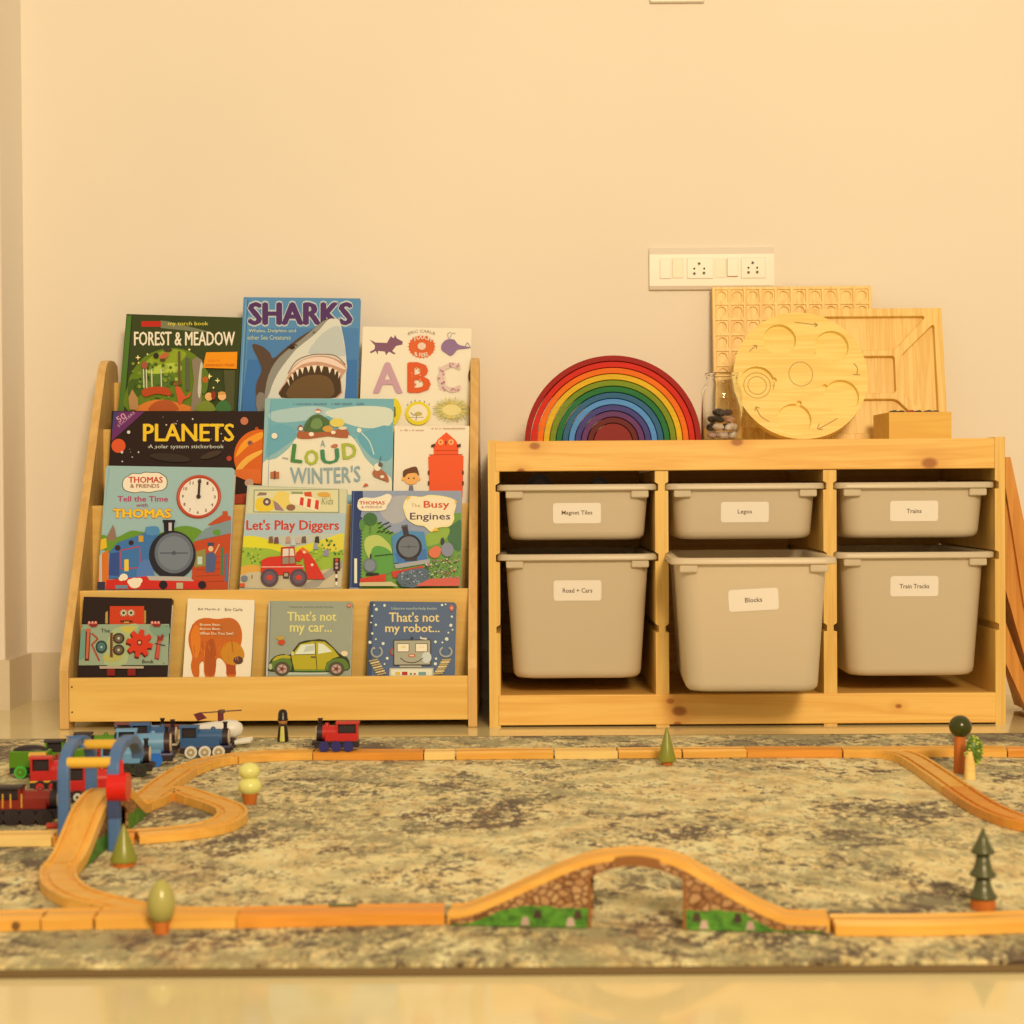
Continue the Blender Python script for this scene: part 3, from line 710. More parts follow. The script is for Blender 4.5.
# ------------------------------------------------------------------ picture books
LEAN = math.radians(13)
PAGES = paint((250, 222, 176), 0.7)
class Book:
    """a book leaning back behind a tier; artwork is drawn on its cover plane in millimetre-thin layers"""
    def __init__(s, label, tier, TL, TR, BL, BR, cover, thick=0.010, spine=None, board=False, ext=0.066, name='picture_book', r=0.0, dy=0.0):
        yl, zl = TIER[tier]
        s.P0 = Vector((0, yl + 0.030 + dy, zl)); s.nrm = Vector((0, -math.cos(LEAN), math.sin(LEAN)))
        h = [s.hit(*p) for p in (TL, TR, BL, BR)]
        up = ((h[0] - h[2]).normalized() + (h[1] - h[3]).normalized()).normalized()
        ex = Vector((1, 0, 0)); ez = Vector((0, math.sin(LEAN), math.cos(LEAN)))
        rho = math.atan2(up.dot(ex), up.dot(ez)); s.rho = rho
        s.R = Matrix.Rotation(-LEAN, 4, 'X') @ Matrix.Rotation(rho, 4, 'Y')
        s.w = ((h[1] - h[0]).length + (h[3] - h[2]).length) / 2
        hh = ((h[0] - h[2]).length + (h[1] - h[3]).length) / 2
        c0 = (h[0] + h[1] + h[2] + h[3]) / 4
        zs_ = (0.0297 if tier == 0 else TIER[tier][1] - 0.0653) + thick * math.sin(LEAN)
        ext = (c0.z - zs_ - s.w / 2 * abs(math.sin(rho))) / (math.cos(LEAN) * math.cos(rho)) - hh / 2
        s.h = hh + ext
        s.org = c0 - (s.R @ Vector((0, 0, 1))) * (hh / 2 + ext)
        s.t = thing(name, label, 'book', s.org, s.R.to_euler(), 'picture books on the display bookcase')
        s.Mi = (Matrix.Translation(s.org) @ s.R).inverted()
        s.n = 1; s.pic = MB(); s.txt = MB(); s.ink_dim = 0.9
        w_, H_ = s.w / 2, s.h
        c = ink(cover) ; sp = ink(spine) if spine else c
        cv = MB()
        def outline(z0, z1, x0, x1, rr):
            if rr <= 0: return [(x0, z0), (x1, z0), (x1, z1), (x0, z1)]
            pts = [(x0, z0), (x1, z0)]
            for (a, b, q) in ((x1 - rr, z1 - rr, 0), (x0 + rr * 0.6, z1 - rr * 0.6, 90)):
                r2 = rr if q == 0 else rr * 0.6
                for i in range(6):
                    an = math.radians(q + 18 * i); pts.append((a + r2 * math.cos(an), b + r2 * math.sin(an)))
            return pts
        bt = 0.0018 if thick > 0.006 else 0.0006
        if board:
            cv.prism(outline(0, H_, -w_, w_, r), 0, thick, c); cv.build('cover', s.t, bevel=0.0008)
            pg = MB(); pg.box((w_ - 0.0005, 0.0012, 0.002), (w_ + 0.0003, thick - 0.0012, H_ - 0.012), PAGES); pg.build('page_block', s.t)
        else:
            cv.prism(outline(0, H_, -w_, w_, r), 0, bt, c)
            cv.prism(outline(0, H_, -w_, w_, r), thick - bt, thick, c)
            cv.box((-w_, bt, 0), (-w_ + bt, thick - bt, H_), sp)
            cv.build('cover', s.t, bevel=0.0005)
            MB().box((-w_ + bt, bt + .0002, 0.003), (w_ - 0.003, thick - bt - .0002, H_ - 0.003), PAGES).build('page_block', s.t)
    def hit(s, px, py):
        d = ray(px, py); return CAM + d * ((s.P0 - CAM).dot(s.nrm) / d.dot(s.nrm))
    def frame(s, ox, oy, k): s.ox, s.oy, s.k = ox, oy, k
    def uv(s, x, y):
        p = s.Mi @ s.hit(s.ox + x / s.k, s.oy + y / s.k)
        return (max(-s.w / 2 + 0.0002, min(s.w / 2 - 0.0002, p.x)), max(0.001, min(s.h - 0.0005, p.z)))
    def lay(s, mb, pts, fs, mat):
        y = -0.00006 * s.n; s.n += 1
        mb.add([(a, y, b) for a, b in pts], fs, mat)
    def poly(s, col, pts, sm=0, closed=True):
        if sm: pts = [(p.x, p.y) for p in smooth_path([(x, y, 0) for x, y in pts], sm, closed)]
        q = [s.uv(*p) for p in pts]
        from mathutils.geometry import tessellate_polygon
        tri = tessellate_polygon([[Vector((a, b, 0)) for a, b in q]])
        out = []
        for a, b, c in tri:
            ar = (q[b][0] - q[a][0]) * (q[c][1] - q[a][1]) - (q[b][1] - q[a][1]) * (q[c][0] - q[a][0])
            out.append((a, b, c) if ar > 0 else (a, c, b))
        s.lay(s.pic, q, out, ink(col)); return s
    def rect(s, col, x0, y0, x1, y1): return s.poly(col, [(x0, y0), (x1, y0), (x1, y1), (x0, y1)])
    def ell(s, col, x, y, rx, ry=None, n=22, rot=0):
        ry = ry or rx; c, t = math.cos(rot), math.sin(rot)
        return s.poly(col, [(x + rx * math.cos(2 * PI * i / n) * c - ry * math.sin(2 * PI * i / n) * t, y + rx * math.cos(2 * PI * i / n) * t + ry * math.sin(2 * PI * i / n) * c) for i in range(n)])
    def line(s, col, pts, wd=6, sm=0, closed=False):
        if sm: pts = [(p.x, p.y) for p in smooth_path([(x, y, 0) for x, y in pts], sm, closed)]
        if closed: pts = pts + [pts[0]]
        vs = []; fs = []
        for (x0, y0), (x1, y1) in zip(pts, pts[1:]):
            L = math.hypot(x1 - x0, y1 - y0)
            if L < 1e-6: continue
            nx, ny = -(y1 - y0) / L * wd / 2, (x1 - x0) / L * wd / 2
            o = len(vs); vs += [s.uv(x0 + nx, y0 + ny), s.uv(x0 - nx, y0 - ny), s.uv(x1 - nx, y1 - ny), s.uv(x1 + nx, y1 + ny)]
            fs.append((o + 3, o + 2, o + 1, o))
        s.lay(s.pic, vs, fs, ink(col)); return s
    def text(s, body, x0, y0, x1, y1, col, bold=0.0, shear=0.0, rot=0.0, spacing=1.0, halo=None, hw=0.04, arc=0.0):
        """lettering fitted to the box x0..x1, y0..y1"""
        H0 = y1 - y0; tv0, tf0 = text_mesh(body, 0.0, shear, spacing)
        runs = []
        if halo: runs.append((halo, [((hw + bold * .6) * H0 * 1.3 * math.cos(a), (hw + bold * .6) * H0 * 1.3 * math.sin(a)) for a in (0, .79, 1.57, 2.36, 3.14, 3.93, 4.71, 5.5)]))
        e = bold * H0 * 0.85
        runs.append((col, [(-e, 0), (e, 0), (0, -e * .5), (0, e * .5)] if e > 0.5 else [(0, 0)]))
        mx_, my_ = (x0 + x1) / 2, (y0 + y1) / 2; W_ = (x1 - x0) - 2 * e
        for cc, offs in runs:
            for ox_, oy_ in offs:
                q = []
                for a, b in tv0:
                    dx, dy = (a - 0.5) * W_ + ox_, (0.5 - b) * H0 + oy_ - arc * (1 - (2 * a - 1) ** 2)
                    q.append(s.uv(mx_ + dx * math.cos(rot) - dy * math.sin(rot), my_ + dx * math.sin(rot) + dy * math.cos(rot)))
                s.lay(s.txt, q, tf0, ink(cc))
        return s
    def squig(s, x0, y0, x1, y1, col, seed=1):
        """a line of print too small to read"""
        g = random.Random(seed); x = x0; h = y1 - y0
        while x < x1:
            w_ = g.uniform(0.35, 0.8) * h; a = g.uniform(0.0, 0.35) * h
            if g.random() < 0.16: x += h * 0.7; continue
            s.rect(col, x, y0 + a, min(x + w_, x1), y1); x += w_ + h * 0.22
        return s
    def dots(s, col, pts, r):
        for p in pts: s.ell(col, p[0], p[1], p[2] if len(p) > 2 else r, n=8)
        return s
    def done(s):
        if s.pic.f: s.pic.build('cover_picture', s.t)
        if s.txt.f: s.txt.build('title_lettering', s.t)
        return s.t
def scatter(b, cols, x0, y0, x1, y1, n, r0, r1, seed=1, n_=7, flat=1.0):
    g = random.Random(seed)
    for i in range(n):
        r = g.uniform(r0, r1); b.ell(g.choice(cols), g.uniform(x0, x1), g.uniform(y0, y1), r, r * flat, n=n_, rot=g.uniform(0, 3) if flat != 1 else 0)

# ---- Forest & Meadow -------------------------------------------------------
b = Book('dark green picture book titled Forest & Meadow in the top tier, farthest left', 3, (127, 315.5), (242, 316), (117.5, 412), (236.5, 412), (62, 66, 26), 0.014, (66, 100, 34))
b.frame(115, 310, 7.877)
b.poly((84, 112, 36), [(95, 45), (132, 45), (70, 800), (15, 800)])
b.line((40, 44, 18), [(134, 45), (76, 800)], 7)
b.poly((126, 118, 76), [(358, 82), (420, 90), (740, 170), (700, 175), (360, 142)])
b.rect((196, 44, 26), 207, 88, 362, 132)
b.text('my torch book', 418, 92, 735, 130, (232, 196, 60), 0.02)
b.text('FOREST & MEADOW', 150, 172, 946, 280, (250, 236, 196), 0.025)
b.poly((108, 122, 26), [(110, 800), (100, 600), (140, 480), (220, 380), (320, 325), (450, 300), (570, 320), (650, 370), (695, 430), (690, 560), (680, 800)], 3)
b.poly((150, 156, 34), [(240, 420), (330, 345), (450, 310), (560, 340), (500, 420), (380, 430)], 4)
b.poly((186, 190, 60), [(250, 470), (360, 430), (500, 420), (520, 480), (400, 500), (270, 500)], 4)
b.poly((74, 92, 26), [(110, 560), (200, 550), (230, 620), (190, 680), (110, 690)], 3)
b.poly((92, 110, 34), [(300, 520), (420, 500), (480, 560), (430, 620), (320, 610)], 3)
scatter(b, [(80, 96, 30), (132, 140, 40), (60, 76, 24), (170, 170, 60)], 130, 400, 520, 740, 60, 6, 18, 4)
b.poly((226, 120, 40), [(190, 760), (330, 710), (520, 740), (640, 800), (180, 800)], 3)
b.poly((186, 84, 34), [(270, 800), (320, 730), (430, 715), (500, 770), (480, 800)], 3)
for x in (228, 250, 292, 366): b.line((216, 200, 150), [(x, 470), (x + 4, 620)], 9)
b.poly((190, 70, 26), [(215, 640), (300, 610), (420, 620), (440, 680), (330, 665), (240, 690)], 3)
b.rect((104, 84, 40), 500, 330, 520, 600); b.rect((96, 92, 60), 560, 380, 590, 640)
b.poly((144, 120, 84), [(610, 400), (690, 400), (690, 640), (670, 800), (600, 800), (625, 560)], 2)
b.poly((206, 190, 150), [(676, 430), (694, 430), (690, 560), (672, 700), (655, 640)], 2)
b.poly((214, 84, 40), [(478, 610), (520, 620), (560, 690), (600, 650), (590, 690), (540, 715), (530, 745), (505, 745), (490, 680)], 2)
b.line((170, 60, 30), [(480, 610), (500, 580), (530, 570)], 8); b.line((170, 60, 30), [(480, 600), (470, 570)], 8)
b.ell((60, 42, 26), 328, 366, 22); b.ell((196, 96, 50), 392, 368, 38, 22, rot=-0.5); b.ell((90, 64, 30), 380, 400, 22, 12); b.ell((74, 60, 40), 420, 320, 34, 14)
b.poly((168, 84, 50), [(210, 430), (245, 410), (262, 440), (250, 470), (220, 465)], 2)
b.poly((186, 130, 70), [(110, 700), (140, 630), (185, 700), (190, 790), (120, 790)])
b.poly((246, 142, 18), [(722, 340), (968, 336), (962, 470), (695, 462)])
b.text('LIGHTS', 736, 398, 828, 416, (206, 96, 20), 0.03); b.text('UNDERNEATH', 712, 432, 856, 452, (206, 96, 20), 0.03); b.text('PAGES', 870, 430, 945, 450, (206, 96, 20), 0.03)
for x, y, r in ((186, 382, 22), (262, 356, 12), (590, 320, 14), (192, 424, 12), (812, 564, 22), (748, 530, 26), (780, 620, 12)):
    b.poly((250, 220, 120), [(x, y - r), (x + r * .25, y - r * .25), (x + r, y), (x + r * .25, y + r * .25), (x, y + r), (x - r * .25, y + r * .25), (x - r, y), (x - r * .25, y - r * .25)])
b.poly((98, 112, 30), [(690, 470), (740, 500), (730, 640), (690, 660)], 2)
b.ell((196, 90, 30), 716, 556, 24)
b.poly((84, 78, 40), [(860, 480), (950, 480), (940, 800), (880, 800)])
b.poly((128, 132, 40), [(640, 800), (670, 740), (740, 720), (800, 800)], 2); b.poly((70, 110, 50), [(795, 800), (820, 735), (880, 720), (925, 800)], 2)
b.ell((240, 170, 90), 745, 690, 32); b.ell((150, 50, 24), 780, 680, 18, 34); b.ell((244, 176, 100), 848, 688, 32); b.ell((222, 150, 70), 846, 664, 30, 14)
b.done()

# ---- Sharks ----------------------------------------------------------------
b = Book('tall blue picture book titled Sharks with a gaping shark, tallest in the top tier', 3, (244, 298.5), (360, 297), (237.5, 412), (357, 410), (92, 134, 166), 0.014, (120, 150, 170))
b.frame(230, 290, 6.0235)
b.poly((64, 110, 158), [(120, 320), (770, 320), (770, 750), (60, 750)])
b.poly((80, 122, 162), [(120, 230), (775, 230), (772, 420), (95, 420)])
b.line((126, 156, 180), [(98, 55), (60, 735)], 6); b.line((52, 92, 136), [(108, 55), (70, 735)], 4)
b.text('SHARKS', 108, 78, 740, 208, (88, 50, 84), 0.085, halo=(196, 190, 190), hw=0.035)
b.text('Whales, Dolphins and', 112, 235, 398, 262, (214, 204, 130), 0.01); b.text('other Sea Creatures', 106, 274, 366, 300, (214, 204, 130), 0.01)
b.poly((92, 66, 46), [(133, 332), (190, 338), (240, 378), (262, 412), (330, 355), (420, 285), (500, 235), (560, 188), (600, 176), (500, 300), (330, 480), (260, 740), (170, 740), (156, 640), (160, 560), (190, 490), (176, 430)], 3)
b.poly((150, 136, 110), [(560, 190), (440, 290), (350, 360), (270, 440), (220, 560), (210, 740), (300, 740), (400, 420), (600, 200)], 3)
b.poly((222, 204, 168), [(590, 182), (625, 174), (658, 182), (672, 230), (690, 320), (702, 430), (700, 500), (640, 740), (230, 740), (240, 620), (290, 500), (380, 380), (420, 340), (520, 260)], 3)
b.poly((196, 188, 160), [(560, 260), (660, 220), (685, 330), (690, 400), (560, 380), (470, 380)], 3)
b.poly((206, 146, 104), [(312, 640), (330, 560), (372, 478), (430, 425), (520, 398), (610, 404), (680, 440), (702, 480), (668, 540), (650, 650)], 3)
b.poly((244, 200, 160), [(385, 470), (440, 425), (530, 404), (620, 418), (690, 465), (690, 480), (610, 450), (520, 432), (430, 452), (370, 500)], 3)
b.poly((78, 52, 28), [(310, 650), (338, 560), (385, 500), (440, 470), (520, 458), (600, 468), (650, 495), (664, 540), (636, 650)], 3)
b.poly((112, 78, 40), [(380, 560), (470, 515), (580, 520), (625, 580), (600, 650), (350, 650)], 3)
for x, y, ww, hh, tilt in ((348, 540, 14, 42, 12), (374, 510, 16, 40, 9), (404, 482, 20, 42, 6), (434, 470, 22, 38, 4), (472, 460, 24, 40, 2), (510, 456, 28, 48, 0), (552, 458, 24, 42, -1), (604, 468, 24, 38, -4), (638, 482, 16, 34, -6), (660, 500, 14, 36, -6)):
    b.poly((250, 232, 190), [(x - ww / 2, y), (x + ww / 2, y), (x + tilt, y + hh)])
b.line((140, 90, 60), [(350, 505), (400, 430), (480, 395), (560, 388), (640, 400), (696, 452)], 5, 5)
b.ell((60, 36, 22), 374, 346, 18, 13); b.line((80, 50, 34), [(345, 350), (375, 330), (405, 336)], 7, 3)
b.line((120, 90, 60), [(500, 262), (512, 252)], 9); b.poly((140, 120, 96), [(160, 640), (200, 620), (240, 700), (230, 750), (170, 750)], 2)
b.done()

# ---- ABC -------------------------------------------------------------------
b = Book('cream picture book with large letters A B C in the top tier, farthest right', 3, (363, 328), (471.6, 327), (359, 425), (469.0, 424), (252, 224, 178), 0.012, None, board=True)
b.frame(350, 320, 5.6857)
pur = (136, 84, 92); pk = (214, 152, 134); og = (228, 96, 40); yl = (238, 200, 30)
b.poly(pur, [(110, 110), (145, 128), (210, 130), (232, 92), (248, 104), (256, 84), (266, 104), (300, 122), (298, 140), (262, 148), (240, 176), (260, 190), (250, 196), (222, 180), (205, 200), (198, 180), (160, 176), (158, 198), (146, 176), (120, 190), (112, 182), (140, 165), (142, 145)])
b.ell(og, 408, 152, 74, 64, 26)
for i in range(22):
    a = 2 * PI * i / 22; b.poly(og, [(408 + 66 * math.cos(a - .1), 152 + 58 * math.sin(a - .1)), (408 + 82 * math.cos(a), 152 + 71 * math.sin(a)), (408 + 66 * math.cos(a + .1), 152 + 58 * math.sin(a + .1))])
b.ell((240, 196, 150), 408, 150, 24, 21); b.text('TOUCH', 360, 96, 462, 126, (250, 220, 170), 0.04, arc=16); b.text('& FEEL', 366, 180, 448, 202, (250, 220, 170), 0.04, arc=-10)
b.text('ERIC CARLE', 330, 72, 484, 88, (170, 130, 96), 0.0, arc=16)
b.poly((150, 108, 124), [(520, 145), (545, 115), (590, 112), (615, 140), (650, 150), (690, 158), (650, 165), (612, 170), (590, 195), (570, 205), (545, 190), (522, 172)], 3)
b.line((150, 130, 120), [(560, 110), (555, 80), (575, 70)], 3); b.line((150, 130, 120), [(566, 110), (580, 78), (600, 76)], 3); b.line((140, 120, 110), [(655, 150), (668, 130), (690, 160)], 4)
b.text('A', 130, 246, 300, 416, (206, 150, 142), 0.05); b.text('B', 326, 246, 460, 412, (226, 88, 34), 0.06); b.text('C', 494, 246, 630, 412, (226, 186, 150), 0.05)
scatter(b, [(206, 130, 130), (190, 120, 120), (240, 200, 160)], 505, 270, 545, 400, 16, 5, 8, 3)
scatter(b, [(206, 130, 130), (190, 120, 120)], 560, 250, 625, 268, 8, 4, 7, 5); scatter(b, [(206, 130, 130)], 560, 392, 620, 406, 6, 4, 7, 6)
scatter(b, [(244, 140, 70), (236, 110, 60)], 345, 270, 440, 395, 12, 3, 6, 7)
b.poly(yl, [(246, 458), (275, 462), (295, 520), (275, 575), (246, 596)], 3); b.poly((120, 110, 40), [(246, 490), (260, 500), (262, 550), (246, 565)])
b.ell(yl, 388, 535, 72, 66, 28); b.ell((252, 226, 170), 388, 532, 54, 48, 24)
b.line((150, 120, 80), [(335, 558), (420, 558)], 3); b.ell((200, 170, 80), 390, 538, 22, 12); b.line((150, 120, 70), [(345, 530), (360, 545), (380, 545)], 5); b.line((150, 120, 70), [(380, 545), (376, 575)], 4)
b.dots((160, 140, 90), [(330, 485), (350, 470), (372, 462), (398, 464), (425, 468), (452, 482)], 4)
b.ell((240, 206, 120), 580, 515, 78, 50, 18)
for i in range(60):
    a = 2 * PI * i / 60; q = 1.15 + 0.35 * ((i * 7) % 5) / 5
    b.line(((226, 180, 70), (200, 190, 120), (236, 190, 60), (170, 170, 120))[i % 4], [(580 + 55 * math.cos(a), 515 + 32 * math.sin(a)), (580 + 78 * q * math.cos(a), 515 + 52 * q * math.sin(a))], 4)
b.ell((50, 30, 20), 690, 325, 16, 44); b.ell((240, 190, 150), 688, 318, 6, 8)
b.done()

# ---- Planets ---------------------------------------------------------------
b = Book('wide black picture book titled Planets in the second tier from the top', 2, (112, 411), (264, 411), (108, 478), (262, 478), (46, 26, 18), 0.008, None)
b.frame(100, 290, 5.389)
b.poly((110, 46, 84), [(74, 655), (62, 815), (240, 655)]); b.poly((70, 60, 110), [(74, 655), (64, 770), (100, 655)])
b.text('STICKERS', 82, 690, 200, 704, (220, 150, 160), 0.0, rot=-0.72); b.text('50', 88, 672, 140, 704, (222, 150, 150), 0.02, rot=-0.6)
b.ell((226, 84, 36), 100, 840, 38); b.ell((200, 110, 70), 778, 706, 21); b.ell((176, 70, 30), 845, 748, 10); b.ell((190, 60, 34), 696, 908, 14)
b.ell((222, 96, 24), 862, 900, 140, 148, 40)
b.poly((248, 150, 36), [(740, 870), (780, 810), (872, 765), (872, 800), (800, 840), (735, 900)], 3)
b.poly((250, 170, 60), [(735, 960), (790, 900), (872, 862), (872, 880), (800, 930), (745, 990)], 3)
b.ell((190, 96, 60), 810, 826, 15); b.ell((120, 80, 70), 808, 824, 9)
b.text('PLANETS', 232, 722, 724, 816, (244, 186, 36), 0.04); b.text('A solar system stickerbook', 262, 834, 668, 860, (220, 205, 186), 0.02)
scatter(b, [(210, 200, 180), (150, 120, 100), (220, 190, 160)], 80, 665, 720, 940, 26, 2, 5, 8)
b.ell((230, 200, 180), 156, 768, 9); b.ell((220, 190, 170), 120, 876, 7); b.ell((60, 44, 30), 380, 905, 110, 22, rot=0.1); b.ell((72, 50, 34), 600, 890, 60, 16, rot=-0.3)
b.ell((230, 90, 30), 990, 930, 100, 80, 20)
b.frame(225, 470, 7.585)
b.poly((228, 104, 36), [(60, 30), (90, 0), (270, 0), (270, 100), (200, 95), (110, 60)], 2); b.poly((176, 60, 30), [(66, 190), (170, 180), (175, 260), (60, 260)]); b.ell((200, 150, 110), 185, 100, 34, 30)
b.done()

# ---- A Loud Winter's Nap ---------------------------------------------------
b = Book('pale blue picture book titled A Loud Winter\'s with a snowy hill', 2, (265.5, 399), (393.5, 398), (261.5, 486), (392.5, 488), (150, 176, 176), 0.006, (140, 170, 175), ext=0.062, dy=-0.0035)
b.frame(255, 390, 6.827)
b.poly((120, 166, 190), [(110, 60), (945, 55), (940, 470), (700, 330), (300, 320), (70, 470), (90, 200)])
b.poly((176, 190, 176), [(110, 150), (400, 110), (560, 150), (400, 200), (150, 220)], 4); b.poly((216, 208, 176), [(480, 150), (700, 110), (930, 130), (920, 240), (760, 260), (600, 220)], 4)
b.poly((104, 158, 190), [(700, 330), (760, 280), (930, 250), (925, 470), (820, 470), (760, 420)], 3); b.poly((110, 160, 188), [(110, 250), (220, 240), (280, 300), (180, 400), (80, 440)], 3)
b.line((200, 206, 186), [(720, 285), (780, 350), (812, 440)], 8, 4)
b.poly((242, 218, 176), [(50, 500), (140, 470), (230, 400), (290, 320), (380, 300), (620, 300), (700, 370), (750, 460), (820, 530), (930, 600), (945, 700), (30, 700)], 3)
b.line((120, 150, 170), [(110, 60), (88, 690)], 4)
b.squig(262, 88, 745, 102, (106, 130, 140), 3)
b.poly((176, 92, 50), [(300, 280), (330, 285), (480, 290), (620, 262), (634, 330), (500, 318), (380, 335), (290, 330)], 2)
b.poly((84, 104, 52), [(335, 280), (350, 220), (390, 178), (440, 168), (480, 190), (512, 220), (480, 270), (440, 292)], 3); b.poly((116, 136, 72), [(380, 250), (395, 208), (430, 195), (465, 220), (455, 255), (415, 270)], 3)
b.line((60, 80, 40), [(350, 280), (372, 240), (390, 190)], 4); b.line((60, 80, 40), [(455, 200), (470, 240), (460, 280)], 4)
b.poly((230, 196, 80), [(515, 215), (550, 195), (600, 205), (610, 240), (560, 255), (520, 245)], 3); b.ell((214, 150, 60), 498, 268, 36, 22); b.ell((228, 200, 150), 600, 262, 30, 12)
b.ell((250, 232, 200), 386, 304, 18, 14); b.ell((250, 232, 200), 536, 292, 16, 12); b.ell((250, 236, 200), 134, 316, 20); b.ell((240, 230, 196), 712, 278, 16)
b.poly((200, 90, 60), [(410, 150), (430, 130), (458, 150)], 2); b.ell((250, 230, 196), 430, 152, 20, 8); b.poly((150, 80, 70), [(290, 270), (310, 238), (330, 262)], 2); b.ell((250, 228, 190), 314, 268, 14, 12)
b.text('A', 448, 345, 480, 390, (140, 150, 150), 0.02)
for ch, x0, y0, x1, y1, c_, r_ in (('L', 250, 376, 332, 496, (78, 128, 60), 0.12), ('O', 338, 412, 436, 514, (178, 176, 50), 0.1), ('U', 450, 408, 578, 504, (70, 130, 84), -0.08), ('D', 596, 366, 696, 470, (176, 174, 56), -0.1)):
    b.text(ch, x0, y0, x1, y1, c_, 0.06, rot=r_)
b.poly((200, 110, 70), [(520, 385), (545, 372), (568, 378), (560, 395), (530, 396)], 2)
b.text("WINTER'S", 242, 522, 722, 632, (150, 160, 156), 0.02, rot=-0.02, arc=-8)
b.rect((196, 110, 60), 108, 562, 168, 606); b.rect((140, 70, 50), 130, 556, 144, 610)
b.poly((180, 100, 60), [(805, 560), (850, 540), (900, 580), (915, 630), (880, 620), (840, 605), (812, 590)], 3); b.ell((240, 224, 190), 838, 530, 24, 26); b.ell((110, 90, 70), 858, 515, 16, 16); b.line((90, 80, 70), [(848, 520), (862, 455)], 5)
b.ell((240, 224, 190), 870, 596, 14, 10); b.poly((210, 100, 60), [(740, 665), (755, 640), (778, 655)], 2)
b.line((160, 150, 130), [(190, 466), (230, 472)], 6)
b.done()

# ---- red figure ------------------------------------------------------------
b = Book('cream picture book with a boy and a big red figure on its cover', 2, (394.5, 427), (469.6, 424.5), (393.5, 492), (468.6, 492), (252, 220, 168), 0.012, None, board=True, ext=0.064, dy=-0.004)
b.frame(350, 320, 5.6857)
b.line((232, 190, 130), [(250, 602), (690, 598)], 4)
b.squig(286, 622, 420, 632, (206, 150, 110), 1); b.squig(455, 612, 655, 622, (206, 150, 110), 2)
b.poly((244, 84, 30), [(452, 1010), (445, 780), (478, 762), (474, 720), (500, 680), (548, 640), (600, 685), (618, 715), (616, 762), (646, 776), (640, 1010)])
b.line((190, 50, 20), [(450, 768), (640, 766)], 4); b.line((190, 50, 20), [(484, 744), (612, 744)], 4)
for x in (516, 575): b.ell((250, 170, 90), x, 696, 16); b.ell((230, 96, 40), x, 696, 7)
b.poly((150, 40, 30), [(540, 690), (552, 690), (546, 720)])
for x0, x1 in ((462, 484), (608, 630)): b.poly((90, 44, 24), [(x0, 712), (x1, 704), (x1, 724), (x0, 726)])
for y in (870, 930): b.ell((120, 50, 26), 448, y, 6, 14); b.ell((120, 50, 26), 642, y, 6, 14)
b.ell((246, 168, 80), 348, 900, 42, 38); b.ell((246, 168, 80), 304, 906, 10); b.ell((246, 168, 80), 392, 906, 10)
b.poly((110, 60, 28), [(306, 900), (302, 862), (330, 846), (372, 835), (386, 852), (394, 890), (378, 872), (330, 876)], 2)
b.dots((100, 50, 30), [(334, 902), (364, 902)], 5); b.poly((120, 110, 110), [(330, 1000), (338, 942), (358, 942), (366, 1000)])
b.done()

# ---- Tell the Time ---------------------------------------------------------
b = Book('light blue board book titled Tell the Time with a toy clock on the cover', 1, (107, 467), (234, 466.5), (96.5, 592), (229, 592), (160, 178, 172), 0.016, None, board=True, ext=0.068, r=0.007, dy=-0.004)
b.frame(90, 460, 6.4)
b.line((120, 148, 160), [(124, 50), (60, 480)], 4)
cl = [(205, 160), (215, 120), (245, 100), (270, 84), (320, 86), (350, 76), (400, 78), (440, 78), (470, 95), (492, 115), (496, 150), (490, 175), (465, 195), (430, 200), (380, 210), (330, 205), (290, 212), (245, 205), (215, 190)]
b.poly((90, 80, 70), cl, 3); b.poly((250, 226, 182), [(350 + (x - 350) * .965, 145 + (y - 145) * .93) for x, y in cl], 3)
b.text('THOMAS', 246, 108, 466, 146, (200, 50, 26), 0.05); b.text('& FRIENDS', 258, 154, 444, 178, (160, 80, 50), 0.03)
b.text('Tell the Time', 176, 232, 500, 266, (190, 60, 84), 0.04); b.text('with', 296, 278, 370, 300, (170, 60, 90), 0.03); b.text('THOMAS', 148, 316, 520, 370, (244, 190, 40), 0.07, halo=(214, 110, 40), hw=0.03)
b.poly((108, 140, 40), [(60, 560), (70, 480), (160, 500), (260, 455), (330, 460), (440, 470), (560, 430), (640, 425), (720, 460), (690, 520), (560, 560), (300, 640)], 3)
b.poly((232, 176, 40), [(60, 580), (68, 510), (105, 500), (110, 560)]); b.poly((150, 110, 80), [(110, 490), (128, 455), (148, 415), (162, 450), (170, 500), (150, 520), (112, 515)])
b.poly((130, 140, 138), [(664, 520), (740, 440), (905, 380), (905, 470)], 0); b.poly((196, 74, 34), [(755, 415), (850, 350), (848, 330), (880, 328), (885, 360), (902, 362), (902, 385), (770, 420)])
b.poly((196, 70, 30), [(664, 525), (905, 470), (890, 830), (650, 830)]); b.ell((100, 140, 50), 812, 465, 26, 20)
for y in (620, 660, 700, 740, 780): b.line((150, 50, 24), [(680, y + 5), (893, y - 5)], 3)
b.rect((70, 120, 70), 838, 560, 856, 740); b.rect((88, 110, 130), 864, 600, 884, 780)
b.poly((150, 130, 60), [(668, 590), (740, 570), (745, 680), (670, 690)]); b.rect((190, 200, 190), 690, 620, 720, 670)
b.poly((84, 90, 120), [(745, 600), (790, 590), (812, 620), (798, 720), (740, 720)]); b.ell((232, 180, 120), 775, 570, 16, 18); b.rect((70, 70, 90), 755, 530, 795, 552); b.line((220, 160, 110), [(800, 600), (830, 540)], 9)
b.poly((224, 110, 26), [(40, 830), (55, 610), (120, 575), (122, 830)])
